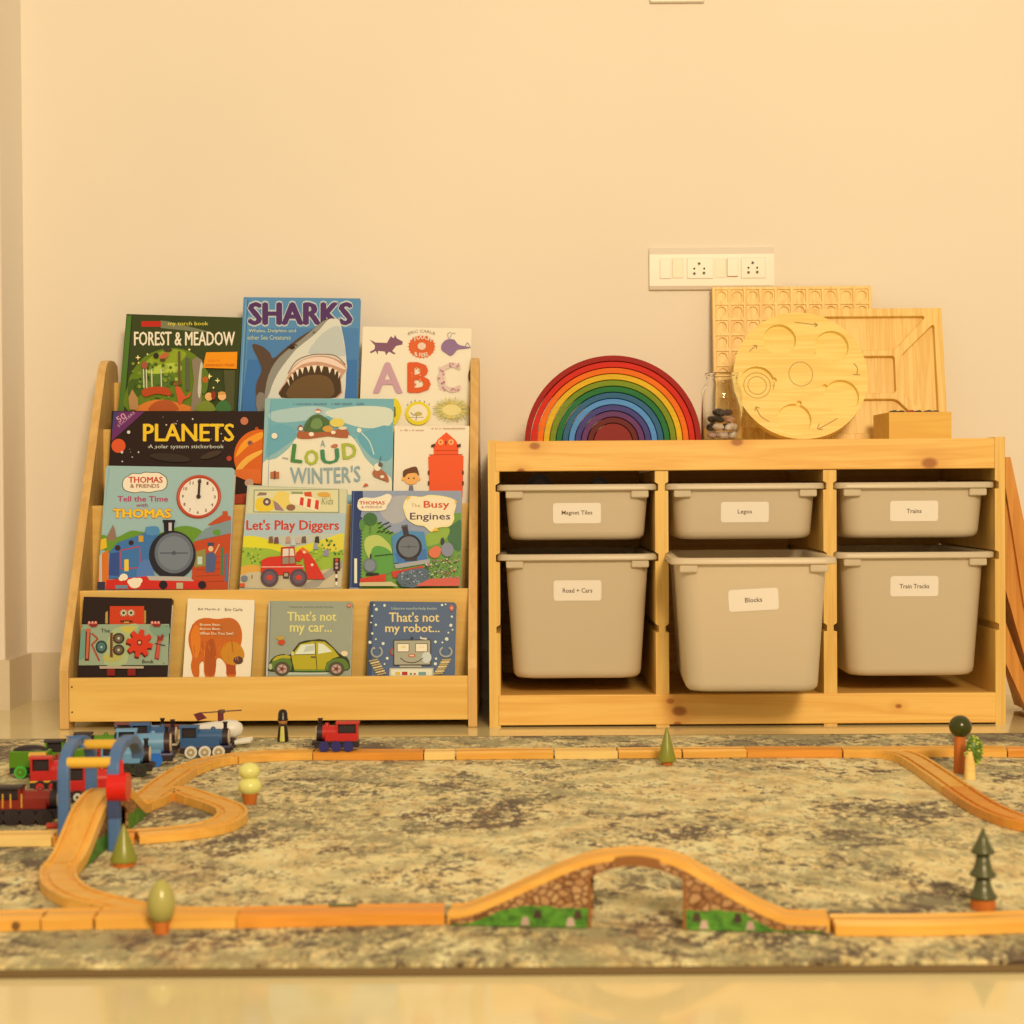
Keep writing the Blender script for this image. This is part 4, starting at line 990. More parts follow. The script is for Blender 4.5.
# a plain blue tank engine body, no face
b.poly((66, 110, 156), [(122, 760), (128, 590), (180, 530), (350, 470), (362, 430), (440, 435), (440, 540), (400, 600), (410, 760)], 0)
b.poly((58, 76, 130), [(122, 740), (128, 600), (190, 590), (190, 745)]); b.line((200, 50, 60), [(200, 580), (320, 555), (325, 690), (200, 700)], 6, closed=True)
b.poly((84, 132, 176), [(362, 480), (365, 435), (400, 426), (440, 432), (442, 480)], 2)
b.text('1', 222, 640, 250, 712, (240, 190, 50), 0.06); b.ell((60, 30, 24), 266, 532, 16); b.rect((214, 150, 40), 314, 486, 344, 526)
b.poly((88, 118, 170), [(320, 660), (380, 640), (410, 720), (410, 770), (300, 770)], 2)
b.ell((60, 40, 40), 180, 565, 18)
b.ell((40, 36, 40), 530, 610, 150, 155, 32)
b.ell((104, 104, 100), 540, 598, 124, 130, 32); b.ell((122, 122, 116), 540, 598, 104, 108, 32); b.ell((88, 88, 86), 540, 598, 14, 14); b.line((80, 80, 78), [(450, 598), (630, 598)], 7)
b.poly((34, 28, 30), [(474, 392), (544, 388), (540, 460), (478, 466)]); b.rect((206, 180, 160), 506, 404, 526, 456); b.rect((34, 28, 30), 468, 386, 548, 402)
b.poly((212, 44, 30), [(110, 770), (380, 745), (660, 770), (740, 780), (735, 830), (104, 830)]); b.poly((190, 170, 140), [(365, 744), (640, 750), (668, 778), (385, 772)])
b.ell((40, 26, 30), 472, 802, 28); b.ell((40, 26, 30), 720, 802, 26); b.rect((190, 170, 120), 556, 788, 598, 826)
b.poly((200, 180, 150), [(60, 615), (80, 600), (82, 830), (62, 830)]); b.rect((60, 50, 60), 40, 782, 100, 830)
for x, y, r in ((220, 752, 26), (290, 790, 40), (262, 782, 20), (318, 775, 22), (205, 762, 18)): b.ell((246, 222, 180), x, y, r, r * .85, 14)
b.rect((120, 130, 140), 165, 804, 245, 826)
b.done()
dial = MB(); c0 = b.uv(697, 236); c1_ = b.uv(697 + 142, 236); R0 = c1_[0] - c0[0]
Mc = Matrix.Translation((c0[0], 0, c0[1])) @ Matrix.Rotation(PI / 2, 4, 'X')
dial.lathe([(R0, 0.0), (R0 * 1.0, 0.003), (R0 * 0.93, 0.0042), (R0 * 0.88, 0.003), (R0 * 0.86, 0.0012), (0, 0.0012)], paint((206, 70, 34), 0.4), seg=40, M=Mc)
dial.lathe([(R0 * 0.87, 0.0013), (0, 0.0014)], paint((250, 222, 178), 0.4), seg=36, M=Mc)
dl = tag(dial.build('clock_dial', b.t), 'cream clock dial with a raised red rim')
nm = MB()
for i in range(12):
    a = math.radians(90 - 30 * (i + 1)); tv, tf_ = text_mesh(str(i + 1), 0.02); q = R0 * 0.115
    wq = q * (1.5 if i > 8 else .8)
    nm.add([(c0[0] + R0 * .72 * math.cos(a) + (u - .5) * wq, -0.0016, c0[1] + R0 * .72 * math.sin(a) + (v - .5) * q * 1.3) for u, v in tv], tf_, paint((120, 60, 40), 0.5))
nm.build('numerals', dl)
hd = MB(); hd.box((c0[0] - 0.0022, -0.0034, c0[1]), (c0[0] + 0.0022, -0.0022, c0[1] + R0 * .66), paint((40, 20, 16), 0.4)); hd.prism([(c0[0] - 0.0036, c0[1] + R0 * .66), (c0[0] + 0.0036, c0[1] + R0 * .66), (c0[0] + 0.001, c0[1] + R0 * .86)], -0.0034, -0.0022, paint((40, 20, 16), 0.4))
hd.rod((c0[0], -0.0018, c0[1]), (c0[0], -0.0045, c0[1]), 0.0042, paint((40, 20, 16), 0.4), 16)
hd.build('clock_hands', dl)

# ---- Let's Play Diggers ----------------------------------------------------
b = Book('picture book titled Let\'s Play Diggers with a red digger', 1, (249, 487), (346, 487), (237.5, 592), (342.5, 592), (196, 186, 142), 0.010, None, ext=0.068, r=0.003)
b.frame(225, 470, 7.585)
b.poly((214, 196, 140), [(185, 130), (920, 125), (915, 330), (165, 330)])
b.poly((150, 150, 110), [(218, 148), (868, 140), (868, 328), (214, 322)]); b.poly((226, 204, 140), [(226, 158), (858, 150), (858, 318), (222, 314)])
b.poly((236, 190, 50), [(232, 300), (240, 220), (300, 210), (370, 230), (370, 300), (300, 316)], 2); b.poly((150, 110, 90), [(240, 195), (262, 168), (318, 172), (312, 192)])
for x, y, r in ((318, 242, 30), (428, 200, 36)): b.ell((106, 80, 84), x, y, r, r, 18); b.ell((236, 200, 150), x, y, r * .4, r * .4, 10)
b.poly((236, 196, 90), [(380, 180), (430, 160), (500, 190), (490, 270), (400, 300), (360, 250)], 2); b.poly((160, 120, 110), [(365, 230), (400, 250), (450, 310), (380, 305)])
b.poly((244, 216, 160), [(490, 190), (560, 180), (715, 230), (700, 312), (560, 270), (495, 250)], 2)
for x in (575, 630, 690): b.poly((214, 60, 40), [(x - 2, 205 + (x - 575) * .18), (x + 24, 212 + (x - 575) * .18), (x + 18, 274 + (x - 575) * .25), (x - 10, 264 + (x - 575) * .25)])
b.poly((216, 80, 40), [(600, 170), (655, 165), (660, 205), (605, 200)]); b.ell((150, 96, 60), 500, 285, 34, 24); b.rect((150, 150, 90), 505, 165, 590, 182); b.poly((226, 160, 60), [(705, 175), (780, 170), (800, 205), (715, 200)], 2)
b.text('Kids', 732, 212, 822, 262, (150, 140, 90), 0.0, shear=0.2)
b.poly((196, 186, 150), [(130, 335), (915, 330), (890, 892), (90, 892)])
b.poly((178, 184, 170), [(130, 335), (915, 330), (905, 480), (115, 510)])
b.text("Let's Play Diggers", 162, 380, 866, 478, (204, 58, 34), 0.035)
b.poly((228, 204, 40), [(118, 520), (200, 500), (300, 520), (400, 560), (500, 590), (640, 560), (800, 510), (905, 490), (902, 640), (116, 620)], 3)
b.poly((160, 176, 50), [(112, 600), (200, 590), (350, 600), (480, 640), (640, 620), (760, 560), (904, 540), (896, 760), (106, 760)], 3)
b.poly((224, 196, 60), [(700, 560), (820, 520), (905, 500), (900, 600), (800, 620)], 3); b.poly((226, 160, 60), [(106, 740), (230, 720), (300, 760), (220, 800), (100, 800)], 3)
b.poly((206, 180, 130), [(100, 800), (300, 770), (640, 780), (890, 740), (888, 892), (92, 892)], 2)
b.poly((170, 150, 120), [(560, 892), (700, 820), (890, 690), (890, 740), (740, 850), (700, 892)], 2)
scatter(b, [(120, 150, 50), (90, 120, 50), (190, 190, 70)], 120, 590, 280, 720, 22, 5, 11, 12); scatter(b, [(100, 130, 50), (130, 160, 60), (70, 100, 40)], 740, 520, 900, 640, 22, 5, 10, 13)
scatter(b, [(150, 170, 60), (190, 190, 70)], 640, 600, 760, 720, 14, 6, 12, 14)
for x, y, c_ in ((480, 540, (196, 140, 110)), (555, 545, (206, 170, 140)), (520, 560, (190, 190, 190)), (350, 540, (130, 90, 60)), (392, 545, (120, 70, 60)), (600, 540, (110, 80, 60)), (700, 540, (60, 50, 30)), (690, 590, (150, 150, 160)), (770, 640, (150, 130, 150))): b.poly(c_, [(x - 18, y + 16), (x - 12, y - 30), (x + 14, y - 34), (x + 20, y + 16)])
b.poly((214, 50, 30), [(274, 770), (278, 690), (330, 665), (430, 655), (430, 730), (585, 720), (600, 760), (600, 800), (280, 800)]); b.line((248, 200, 160), [(280, 740), (600, 738)], 5)
b.poly((190, 40, 26), [(428, 590), (530, 585), (545, 725), (428, 728)]); b.poly((226, 200, 160), [(442, 602), (486, 600), (486, 655), (440, 660)]); b.poly((226, 200, 160), [(494, 600), (522, 600), (530, 655), (494, 656)]); b.poly((150, 130, 100), [(440, 668), (486, 664), (486, 715), (440, 718)]); b.poly((150, 130, 100), [(494, 664), (530, 662), (535, 712), (494, 714)])
b.poly((214, 50, 30), [(540, 690), (545, 630), (590, 598), (625, 615), (690, 700), (762, 832), (630, 832), (606, 720), (600, 660), (570, 700)]); b.poly((230, 110, 40), [(566, 606), (596, 590), (640, 622), (620, 640)])
b.dots((250, 200, 150), [(604, 628), (664, 724)], 11)
for x, rx in ((342, 68), (562, 66)): b.ell((92, 66, 66), x, 820, rx, rx, 24); b.ell((110, 84, 84), x, 820, rx * .7, rx * .7, 20); b.ell((214, 60, 36), x, 820, rx * .36, rx * .3, 10)
b.rect((80, 60, 50), 445, 780, 490, 825); b.rect((180, 150, 110), 452, 788, 482, 812)
b.rect((70, 40, 34), 826, 672, 876, 766); b.dots((206, 60, 50), [(850, 688)], 13); b.dots((190, 150, 130), [(850, 718), (850, 746)], 12)
for i in range(4): b.rect((60, 40, 30) if i % 2 == 0 else (240, 220, 180), 840, 768 + i * 28, 856, 796 + i * 28)
b.ell((120, 120, 130), 152, 826, 26, 22); b.rect((214, 84, 40), 116, 864, 156, 892); b.line((120, 60, 40), [(210, 800), (210, 825)], 6)
b.line((240, 226, 190), [(130, 340), (92, 890)], 5)
b.done()

# ---- The Busy Engines ------------------------------------------------------
b = Book('picture book titled The Busy Engines with a navy blue spine', 1, (351.5, 491), (462, 490.5), (349.5, 590), (461, 590), (150, 150, 150), 0.010, (44, 56, 96), ext=0.068, dy=-0.002)
b.frame(345, 470, 7.062)
b.poly((150, 150, 150), [(125, 148), (825, 146), (822, 400), (120, 400)]); b.poly((178, 166, 150), [(300, 200), (470, 190), (440, 330), (340, 380), (250, 300)], 3)
b.poly((112, 150, 56), [(120, 400), (230, 360), (330, 440), (560, 470), (700, 390), (820, 300), (818, 830), (110, 830)], 2)
b.poly((70, 110, 66), [(725, 420), (770, 380), (822, 360), (820, 560), (770, 560), (720, 480)], 3); b.poly((150, 170, 60), [(560, 470), (680, 400), (740, 420), (700, 500), (570, 540)], 3)
b.poly((44, 58, 100), [(48, 150), (125, 148), (128, 200), (112, 330), (104, 830), (28, 830)])
b.line((90, 110, 140), [(62, 155), (42, 830)], 5)
for i in range(22): b.poly((44, 58, 100), [(112 - i * .3, 330 + i * 22), (126 - i * .3, 341 + i * 22), (112 - i * .3, 352 + i * 22)])
b.rect((230, 216, 186), 66, 626, 86, 800)
b.poly((190, 190, 90), [(140, 560), (150, 480), (230, 460), (290, 500), (330, 560), (320, 660), (200, 660)], 3); b.poly((96, 150, 60), [(190, 560), (260, 540), (340, 600), (330, 720), (230, 740), (180, 700)], 3)
b.ell((66, 104, 50), 178, 348, 50, 46, 18); b.line((90, 110, 60), [(180, 380), (176, 450)], 8); b.ell((90, 130, 60), 120, 390, 20, 40)
for x, y in ((245, 375), (275, 385), (300, 375), (250, 405), (285, 415), (312, 400), (268, 435), (300, 440), (240, 435), (325, 445)): b.line((34, 50, 40), [(x - 14, y + 8), (x + 14, y - 6)], 8)
cl = [(90, 240), (100, 210), (140, 196), (200, 200), (260, 185), (300, 170), (330, 185), (320, 220), (300, 250), (280, 285), (200, 292), (120, 290), (90, 268)]
b.poly((244, 224, 190), cl, 3); b.text('THOMAS', 102, 222, 282, 246, (206, 60, 34), 0.06); b.text('& FRIENDS', 116, 256, 262, 272, (170, 80, 60), 0.03)
cl = [(410, 260), (430, 210), (470, 186), (540, 192), (600, 178), (700, 188), (770, 210), (786, 250), (770, 310), (772, 350), (740, 400), (660, 410), (610, 440), (560, 400), (500, 390), (440, 350), (420, 300)]
b.poly((250, 218, 140), cl, 3); b.poly((240, 180, 60), [(610, 440), (640, 405), (665, 430)]); b.poly((240, 180, 60), [(436, 200), (450, 186), (470, 205), (440, 225)]); b.poly((240, 180, 60), [(778, 205), (792, 230), (776, 250)])
b.poly((248, 222, 160), [(600 + (x - 600) * .93, 300 + (y - 300) * .9) for x, y in cl], 3)
b.text('The', 468, 240, 532, 266, (190, 130, 80), 0.0); b.text('Busy', 556, 222, 738, 284, (214, 80, 40), 0.04); b.text('Engines', 460, 305, 744, 368, (90, 60, 70), 0.02)
b.poly((80, 130, 170), [(332, 470), (400, 430), (560, 440), (580, 560), (590, 640), (520, 650), (345, 660)], 0); b.poly((66, 110, 160), [(350, 590), (570, 560), (585, 640), (380, 668)], 0)
b.ell((44, 40, 44), 452, 548, 92, 92, 28); b.ell((112, 110, 104), 452, 545, 74, 74, 28); b.ell((90, 90, 86), 452, 545, 12); b.line((84, 84, 80), [(395, 545), (510, 545)], 6)
b.poly((60, 50, 50), [(404, 400), (440, 394), (455, 466), (415, 472)]); b.poly((90, 80, 80), [(400, 395), (444, 388), (446, 402), (402, 408)])
b.poly((170, 160, 140), [(350, 670), (600, 630), (600, 660), (360, 700)]); b.poly((212, 60, 40), [(330, 720), (552, 680), (556, 720), (340, 766)]); b.rect((60, 50, 50), 425, 620, 510, 645)
b.ell((110, 110, 104), 178, 676, 48, 50, 22); b.ell((130, 130, 124), 178, 676, 38, 40, 22); b.line((50, 60, 40), [(182, 630), (184, 596)], 12); b.line((60, 70, 40), [(210, 610), (340, 596)], 6)
b.poly((212, 60, 36), [(108, 770), (290, 735), (290, 790), (108, 800)]); b.rect((40, 40, 30), 150, 730, 240, 748)
b.ell((140, 134, 136), 724, 566, 44, 50, 22); b.ell((60, 56, 66), 690, 505, 14, 24); b.poly((226, 110, 70), [(590, 580), (640, 540), (680, 560), (660, 620), (610, 620)], 2)
g = random.Random(9)
for i in range(150):
    x = g.uniform(560, 815); y = g.uniform(600 + (815 - x) * .25, 815); b.line(g.choice([(226, 130, 130), (70, 70, 100), (240, 210, 200), (150, 60, 70), (110, 120, 130)]), [(x, y), (x + g.uniform(-16, 16), y + g.uniform(-12, 12))], 6)
b.poly((90, 100, 110), [(380, 740), (560, 700), (600, 760), (560, 830), (400, 830)], 2)
for i in range(50):
    x = g.uniform(390, 600); y = g.uniform(720, 820); b.line(g.choice([(190, 180, 170), (60, 60, 80), (150, 160, 160)]), [(x, y), (x + g.uniform(-14, 14), y + g.uniform(-10, 10))], 6)
b.poly((214, 90, 70), [(500, 830), (600, 780), (815, 770), (815, 830)]); b.poly((206, 180, 120), [(108, 830), (110, 805), (330, 800), (380, 830)])
b.done()

# ---- The Robot Book --------------------------------------------------------
b = Book('black board book titled The Robot Book with a red gear', 0, (84.5, 597.5), (171.5, 597.5), (77, 676), (168.5, 676), (44, 26, 20), 0.015, None, board=True, ext=0.064, r=0.003)
b.frame(70, 590, 9.309)
b.poly((208, 60, 24), [(372, 150), (690, 150), (692, 320), (368, 320)]); b.rect((180, 130, 50), 690, 190, 708, 312); b.poly((190, 140, 60), [(330, 210), (352, 195), (352, 312), (328, 312)])
for x in (500, 570):
    for i in range(10):
        a = 2 * PI * i / 10; b.poly((206, 190, 140), [(x + 20 * math.cos(a - .3), 214 + 20 * math.sin(a - .3)), (x + 40 * math.cos(a), 214 + 38 * math.sin(a)), (x + 20 * math.cos(a + .3), 214 + 20 * math.sin(a + .3))])
    b.ell((206, 190, 140), x, 214, 26); b.ell((90, 100, 60), x, 214, 14); b.ell((30, 24, 20), x, 214, 7)
b.rect((90, 40, 24), 470, 285, 585, 300); b.rect((196, 150, 60), 505, 295, 550, 310)
b.poly((156, 160, 116), [(98, 322), (926, 318), (915, 700), (64, 702)])
b.poly((176, 176, 110), [(380, 400), (520, 330), (640, 330), (560, 520), (520, 690), (320, 690)], 3); b.poly((206, 176, 70), [(480, 345), (620, 345), (560, 400), (510, 390)], 2); b.poly((132, 150, 110), [(740, 340), (920, 330), (915, 430), (800, 430)], 3); b.poly((120, 150, 116), [(100, 400), (150, 380), (150, 600), (85, 640)], 3); b.poly((190, 170, 80), [(320, 610), (480, 600), (450, 660), (330, 660)], 3)
b.text('The', 290, 362, 374, 398, (60, 50, 40), 0.02); b.text('Book', 674, 650, 782, 684, (60, 50, 40), 0.03)
rd = (190, 70, 40)
b.poly((110, 36, 26), [(140, 660), (150, 380), (180, 360), (195, 400), (180, 660)]); b.poly((206, 100, 60), [(150, 640), (162, 390), (188, 380), (172, 640)]); b.ell((206, 96, 60), 172, 376, 26, 16)
b.line((150, 44, 30), [(205, 405), (262, 456), (205, 510), (275, 660)], 15); b.line((206, 80, 50), [(203, 403), (258, 454), (202, 508), (270, 656)], 7)
b.ell((50, 60, 50), 296, 532, 54, 60, 24); b.ell((80, 110, 100), 296, 530, 38, 42, 20); b.ell((170, 180, 150), 296, 534, 11)
b.poly((110, 60, 36), [(378, 400), (404, 400), (402, 630), (376, 626)])
for i in range(9): b.rect((190, 160, 80), 398, 412 + i * 22, 416, 420 + i * 22)
for y in (452, 560): b.ell((70, 50, 36), 458, y, 54, 50, 24); b.ell((110, 90, 60), 458, y, 36, 34, 20); b.ell((196, 180, 130), 458, y, 12)
pts = []
for off, c_ in ((8, (110, 24, 16)), (0, (216, 56, 26))):
    pts = []
    for i in range(8):
        a0 = 2 * PI * i / 8 + 0.2
        for da, rr in ((-0.30, 84), (-0.16, 124), (0.16, 124), (0.30, 84)): pts.append((654 - off + rr * math.cos(a0 + da), 498 + off * 2 + rr * 1.05 * math.sin(a0 + da)))
    b.poly(c_, pts)
b.ell((130, 40, 26), 652, 492, 26, 28); b.ell((236, 170, 120), 652, 492, 13)
b.poly((150, 50, 40), [(790, 640), (815, 470), (820, 420), (845, 440), (860, 410), (880, 430), (868, 470), (850, 480), (830, 655)]); b.poly((206, 80, 54), [(800, 632), (824, 480), (850, 470), (826, 640)]); b.line((70, 60, 50), [(795, 500), (890, 520)], 9)
for x in (185, 215, 245, 770, 800, 830): b.ell((214, 110, 80), x, 312, 14, 20); b.ell((240, 170, 140), x, 306, 6, 9)
b.poly((150, 40, 30), [(182, 320), (270, 320), (250, 345), (205, 350)]); b.poly((150, 40, 30), [(765, 320), (855, 320), (840, 345), (790, 345)])
b.dots((60, 50, 40), [(120, 340), (905, 340), (880, 684), (86, 684)], 5)
b.poly((190, 160, 120), [(280, 712), (692, 712), (690, 734), (284, 736)]); b.rect((140, 30, 24), 350, 738, 425, 800); b.rect((140, 30, 24), 542, 738, 616, 800)
b.done()

# ---- brown animal book (plain stand-in picture) ----------------------------
b = Book('small cream board book with a brown animal shape in the lowest tier', 0, (188.5, 599), (254, 599.5), (182, 677), (251, 677), (250, 220, 166), 0.015, None, board=True, ext=0.064, r=0.003)
b.frame(175, 590, 11.378)
b.text('Bill Martin Jr', 262, 206, 520, 238, (90, 60, 40), 0.02); b.text('Eric Carle', 568, 206, 768, 240, (90, 60, 40), 0.02)
b.poly((206, 98, 28), [(210, 980), (180, 860), (196, 760), (155, 600), (165, 480), (230, 360), (340, 318), (480, 330), (620, 316), (700, 350), (750, 430), (764, 540), (740, 660), (700, 760), (690, 880), (690, 980), (590, 980), (580, 860), (520, 780), (470, 800), (450, 980), (340, 980), (325, 820), (280, 850), (275, 980)], 3)
b.poly((226, 120, 30), [(180, 560), (200, 440), (260, 400), (290, 560), (280, 700), (240, 780), (200, 700)], 3); b.poly((180, 80, 26), [(340, 820), (360, 600), (440, 560), (470, 760), (450, 960), (350, 960)], 2)
b.poly((196, 100, 34), [(480, 400), (620, 330), (720, 380), (740, 500), (620, 560), (500, 520)], 3); b.poly((176, 70, 26), [(590, 960), (585, 850), (690, 830), (690, 960)])
b.poly((206, 130, 30), [(520, 700), (580, 610), (680, 590), (760, 650), (790, 760), (700, 850), (600, 840), (540, 780)], 3)
b.ell((96, 56, 40), 720, 800, 56, 46, 16)
g = random.Random(2)
for i in range(40):
    x = g.uniform(200, 720); y = g.uniform(380, 760); b.line(g.choice([(230, 130, 40), (176, 76, 26), (214, 110, 36)]), [(x, y), (x + g.uniform(-10, 10), y + g.uniform(40, 90))], 6)
b.text('Brown Bear,', 286, 384, 524, 414, (250, 214, 160), 0.03); b.text('Brown Bear,', 286, 432, 524, 462, (250, 214, 160), 0.03); b.text('What Do You See?', 286, 482, 668, 512, (250, 214, 160), 0.03)
b.done()

# ---- That's not my car -----------------------------------------------------
b = Book("grey green board book titled That's not my car... with a yellow green car", 0, (269, 601.5), (352.5, 601), (265.5, 676), (351, 676), (158, 152, 116), 0.015, None, board=True, ext=0.064, r=0.004)
b.frame(255, 595, 9.752)
b.poly((196, 180, 150), [(118, 70), (148, 70), (126, 790), (92, 790)]); b.line((110, 104, 96), [(154, 70), (130, 790)], 6)
b.text('Usborne touchy-feely books', 336, 106, 764, 132, (100, 90, 70), 0.0)
b.text("That's not", 314, 162, 794, 252, (232, 206, 110), 0.03); b.text('my car...', 340, 296, 750, 390, (232, 206, 110), 0.03)
blk = (54, 56, 28); gr = (186, 160, 30); gn = (96, 118, 40)
b.poly((196, 190, 150), [(240, 755), (380, 745), (720, 745), (700, 775), (300, 778)])
b.poly(blk, [(128, 720), (140, 660), (190, 600), (280, 575), (340, 585), (430, 465), (560, 438), (690, 440), (820, 570), (900, 610), (925, 680), (905, 735), (700, 755), (370, 755), (150, 748)], 2)
b.poly(gn, [(160, 700), (170, 640), (250, 600), (340, 615), (352, 735), (190, 735)], 2); b.poly(gr, [(170, 640), (210, 600), (300, 585), (345, 600), (340, 620), (260, 615), (200, 640)], 2)
b.poly(gr, [(355, 590), (440, 480), (560, 452), (680, 455), (760, 520), (820, 600), (760, 620), (700, 660), (680, 728), (385, 728), (368, 660)], 1); b.poly(gn, [(690, 735), (710, 660), (780, 622), (870, 625), (915, 690), (890, 728)], 2)
b.poly((226, 216, 196), [(388, 580), (450, 486), (585, 476), (585, 575)]); b.poly((226, 216, 206), [(615, 575), (618, 470), (670, 478), (755, 552)])
b.poly((196, 190, 206), [(470, 560), (500, 500), (580, 490), (580, 540)]); b.line(blk, [(585, 462), (606, 735)], 7); b.line(blk, [(388, 584), (585, 578)], 5); b.rect((110, 90, 50), 545, 598, 590, 616)
b.line((110, 140, 50), [(385, 738), (690, 738)], 12)
for x in (265, 795): b.ell((84, 74, 48), x, 720, 78, 70, 26); b.ell((200, 150, 120), x, 722, 48, 44, 18); b.ell((120, 70, 50), x, 722, 20, 18)
for x in (265, 795):
    for i in range(5):
        a = 2 * PI * i / 5; b.line((110, 64, 50), [(x, 722), (x + 44 * math.cos(a), 722 + 40 * math.sin(a))], 7)
b.ell((190, 180, 120), 152, 700, 18, 30); b.ell((210, 190, 110), 368, 572, 14, 22); b.poly((236, 200, 140), [(835, 570), (870, 545), (905, 560), (900, 590), (870, 600)], 2)
b.ell((190, 150, 60), 248, 420, 40, 20); b.poly((200, 70, 30), [(225, 470), (240, 440), (290, 445), (295, 465), (270, 490), (240, 485)], 2)
b.ell((206, 100, 60), 918, 104, 22, 20, 12); b.ell((214, 170, 120), 918, 104, 8)
b.done()

# ---- That's not my robot ---------------------------------------------------
b = Book("slate blue board book titled That's not my robot... with a smiling square robot face", 0, (369.5, 602), (456.5, 601.5), (367, 676), (455, 676), (86, 98, 120), 0.015, None, board=True, ext=0.064, r=0.007)
b.frame(360, 595, 9.752)
b.poly((60, 70, 92), [(88, 68), (128, 68), (112, 785), (70, 785)])
b.text('Usborne touchy-feely books', 304, 118, 748, 150, (190, 190, 196), 0.0)
b.text("That's not", 282, 168, 774, 262, (232, 196, 120), 0.03); b.text('my robot...', 246, 282, 778, 388, (232, 196, 120), 0.03)
for x, y, r in ((240, 102, 13), (160, 140, 15), (118, 205, 10), (155, 292, 12), (120, 376, 12), (98, 462, 16), (226, 474, 15), (800, 98, 12), (835, 92, 8), (896, 212, 11), (886, 296, 16), (902, 340, 9), (862, 368, 9), (846, 430, 18), (736, 458, 14), (804, 464, 9), (736, 672, 16), (742, 622, 12), (266, 618, 14), (240, 674, 9), (140, 520, 8), (108, 270, 8), (140, 100, 9), (155, 432, 9)): b.ell((226, 222, 216), x, y, r, n=10)
b.ell((200, 90, 60), 894, 128, 24, 30, 14); b.ell((222, 170, 120), 894, 128, 10, 12)
b.ell((170, 70, 50), 318, 555, 26, 36, 16); b.ell((110, 110, 100), 318, 555, 14, 22, 12)
b.poly((60, 40, 36), [(328, 440), (692, 436), (694, 686), (328, 688)]); b.poly((172, 158, 120), [(336, 448), (684, 444), (684, 678), (336, 680)])
b.ell((206, 198, 190), 650, 610, 48, 56, 12)
for x0 in (362, 540): b.rect((90, 70, 50), x0, 474, x0 + 120, 558); b.rect((246, 232, 180), x0 + 6, 480, x0 + 114, 552)
b.rect((236, 200, 120), 400, 498, 450, 520); b.rect((236, 210, 150), 575, 498, 630, 520)
b.line((70, 50, 40), [(395, 615), (440, 650), (510, 662), (570, 648), (615, 615)], 8, 4); b.ell((190, 80, 50), 506, 592, 36, 18, 14); b.ell((226, 190, 130), 506, 592, 26, 9, 12)
b.rect((190, 170, 130), 388, 690, 600, 706); b.poly((196, 180, 140), [(290, 714), (716, 712), (720, 790), (285, 790)]); b.poly((236, 220, 180), [(305, 728), (700, 726), (700, 790), (305, 790)])
b.rect((226, 180, 60), 345, 752, 392, 784); b.rect((190, 40, 30), 410, 750, 464, 784); b.dots((120, 130, 60), [(498, 772)], 12); b.dots((200, 90, 40), [(535, 772)], 12); b.rect((120, 150, 140), 572, 752, 645, 784)
b.poly((50, 44, 40), [(490, 430), (508, 402), (524, 430)]); b.poly((220, 200, 160), [(585, 432), (590, 404), (610, 420), (650, 420), (655, 440)], 1)
for sx_, x0 in ((1, 165), (-1, 838)):
    pts = [(x0 + 52 * math.cos(math.radians(a)), 556 + 50 * math.sin(math.radians(a))) for a in range(-60, 241, 20)] if sx_ == 1 else [(x0 + 58 * math.cos(math.radians(a)), 556 + 48 * math.sin(math.radians(a))) for a in range(-60, 241, 20)]
    b.line((166, 156, 130), pts, 18)
for i in range(7):
    x = 130 + i * 13; y = 636 + i * 22; b.poly((222, 190, 120) if i % 2 else (190, 150, 80), [(x - 42, y + 6), (x + 46, y - 14), (x + 48, y + 2), (x - 40, y + 20)])
    x = 845 - i * 13; b.poly((222, 190, 120) if i % 2 else (190, 150, 80), [(x - 46, y - 6), (x + 42, y - 12), (x + 44, y + 4), (x - 44, y + 12)])
b.done()
# ------------------------------------------------------------------ wooden train track
TH = 0.012; TW = 0.020                        # thickness and half width
BEECH = [wood('beech_track_%d' % i, l, d, 'X', 0.7, 0.38, 0.7, k=0.93, loc=(i, i * 2, 0)) for i, (l, d) in enumerate((((244, 172, 66), (230, 150, 48)), ((236, 146, 44), (214, 122, 32)), ((252, 196, 100), (242, 176, 78))))]
PROF = [(-TW, 0), (TW, 0), (TW, TH), (0.0155, TH), (0.0155, TH - 0.003), (0.0095, TH - 0.003), (0.0095, TH), (-0.0095, TH), (-0.0095, TH - 0.003), (-0.0155, TH - 0.003), (-0.0155, TH), (-TW, TH)]
TRACKS = 'wooden train track pieces on the rug'
def arclen(P):
    d = [0]
    for a, b in zip(P, P[1:]): d.append(d[-1] + (b - a).length)
    return d
def piece(P, shade, label, name='train_track_piece', group=TRACKS, extra=None, plain=False):
    """one piece swept along 3-D points at its underside, with a little gap at both ends"""
    c = sum(P, Vector()) / len(P); c.z = min(p.z for p in P)
    d = arclen(P); L = d[-1]; g = 0.0014
    Q = []
    for i, p in enumerate(P):
        Q.append(p.copy())
    Q[0] += (Q[1] - Q[0]).normalized() * g; Q[-1] += (Q[-2] - Q[-1]).normalized() * g
    mb = MB(); mb.sweep([q - c for q in Q], PROF, BEECH[shade])
    if extra: extra(mb, c)
    o = mb.build(name, loc=c, bevel=0.0008)
    return tag(o, label, 'train track', group)
def pix(pts, z=ZR + TH):
    out = []
    for p in pts:
        g = ground(p[0], p[1], z); g.z = ZR + 0.0004; out.append(g)
    return out
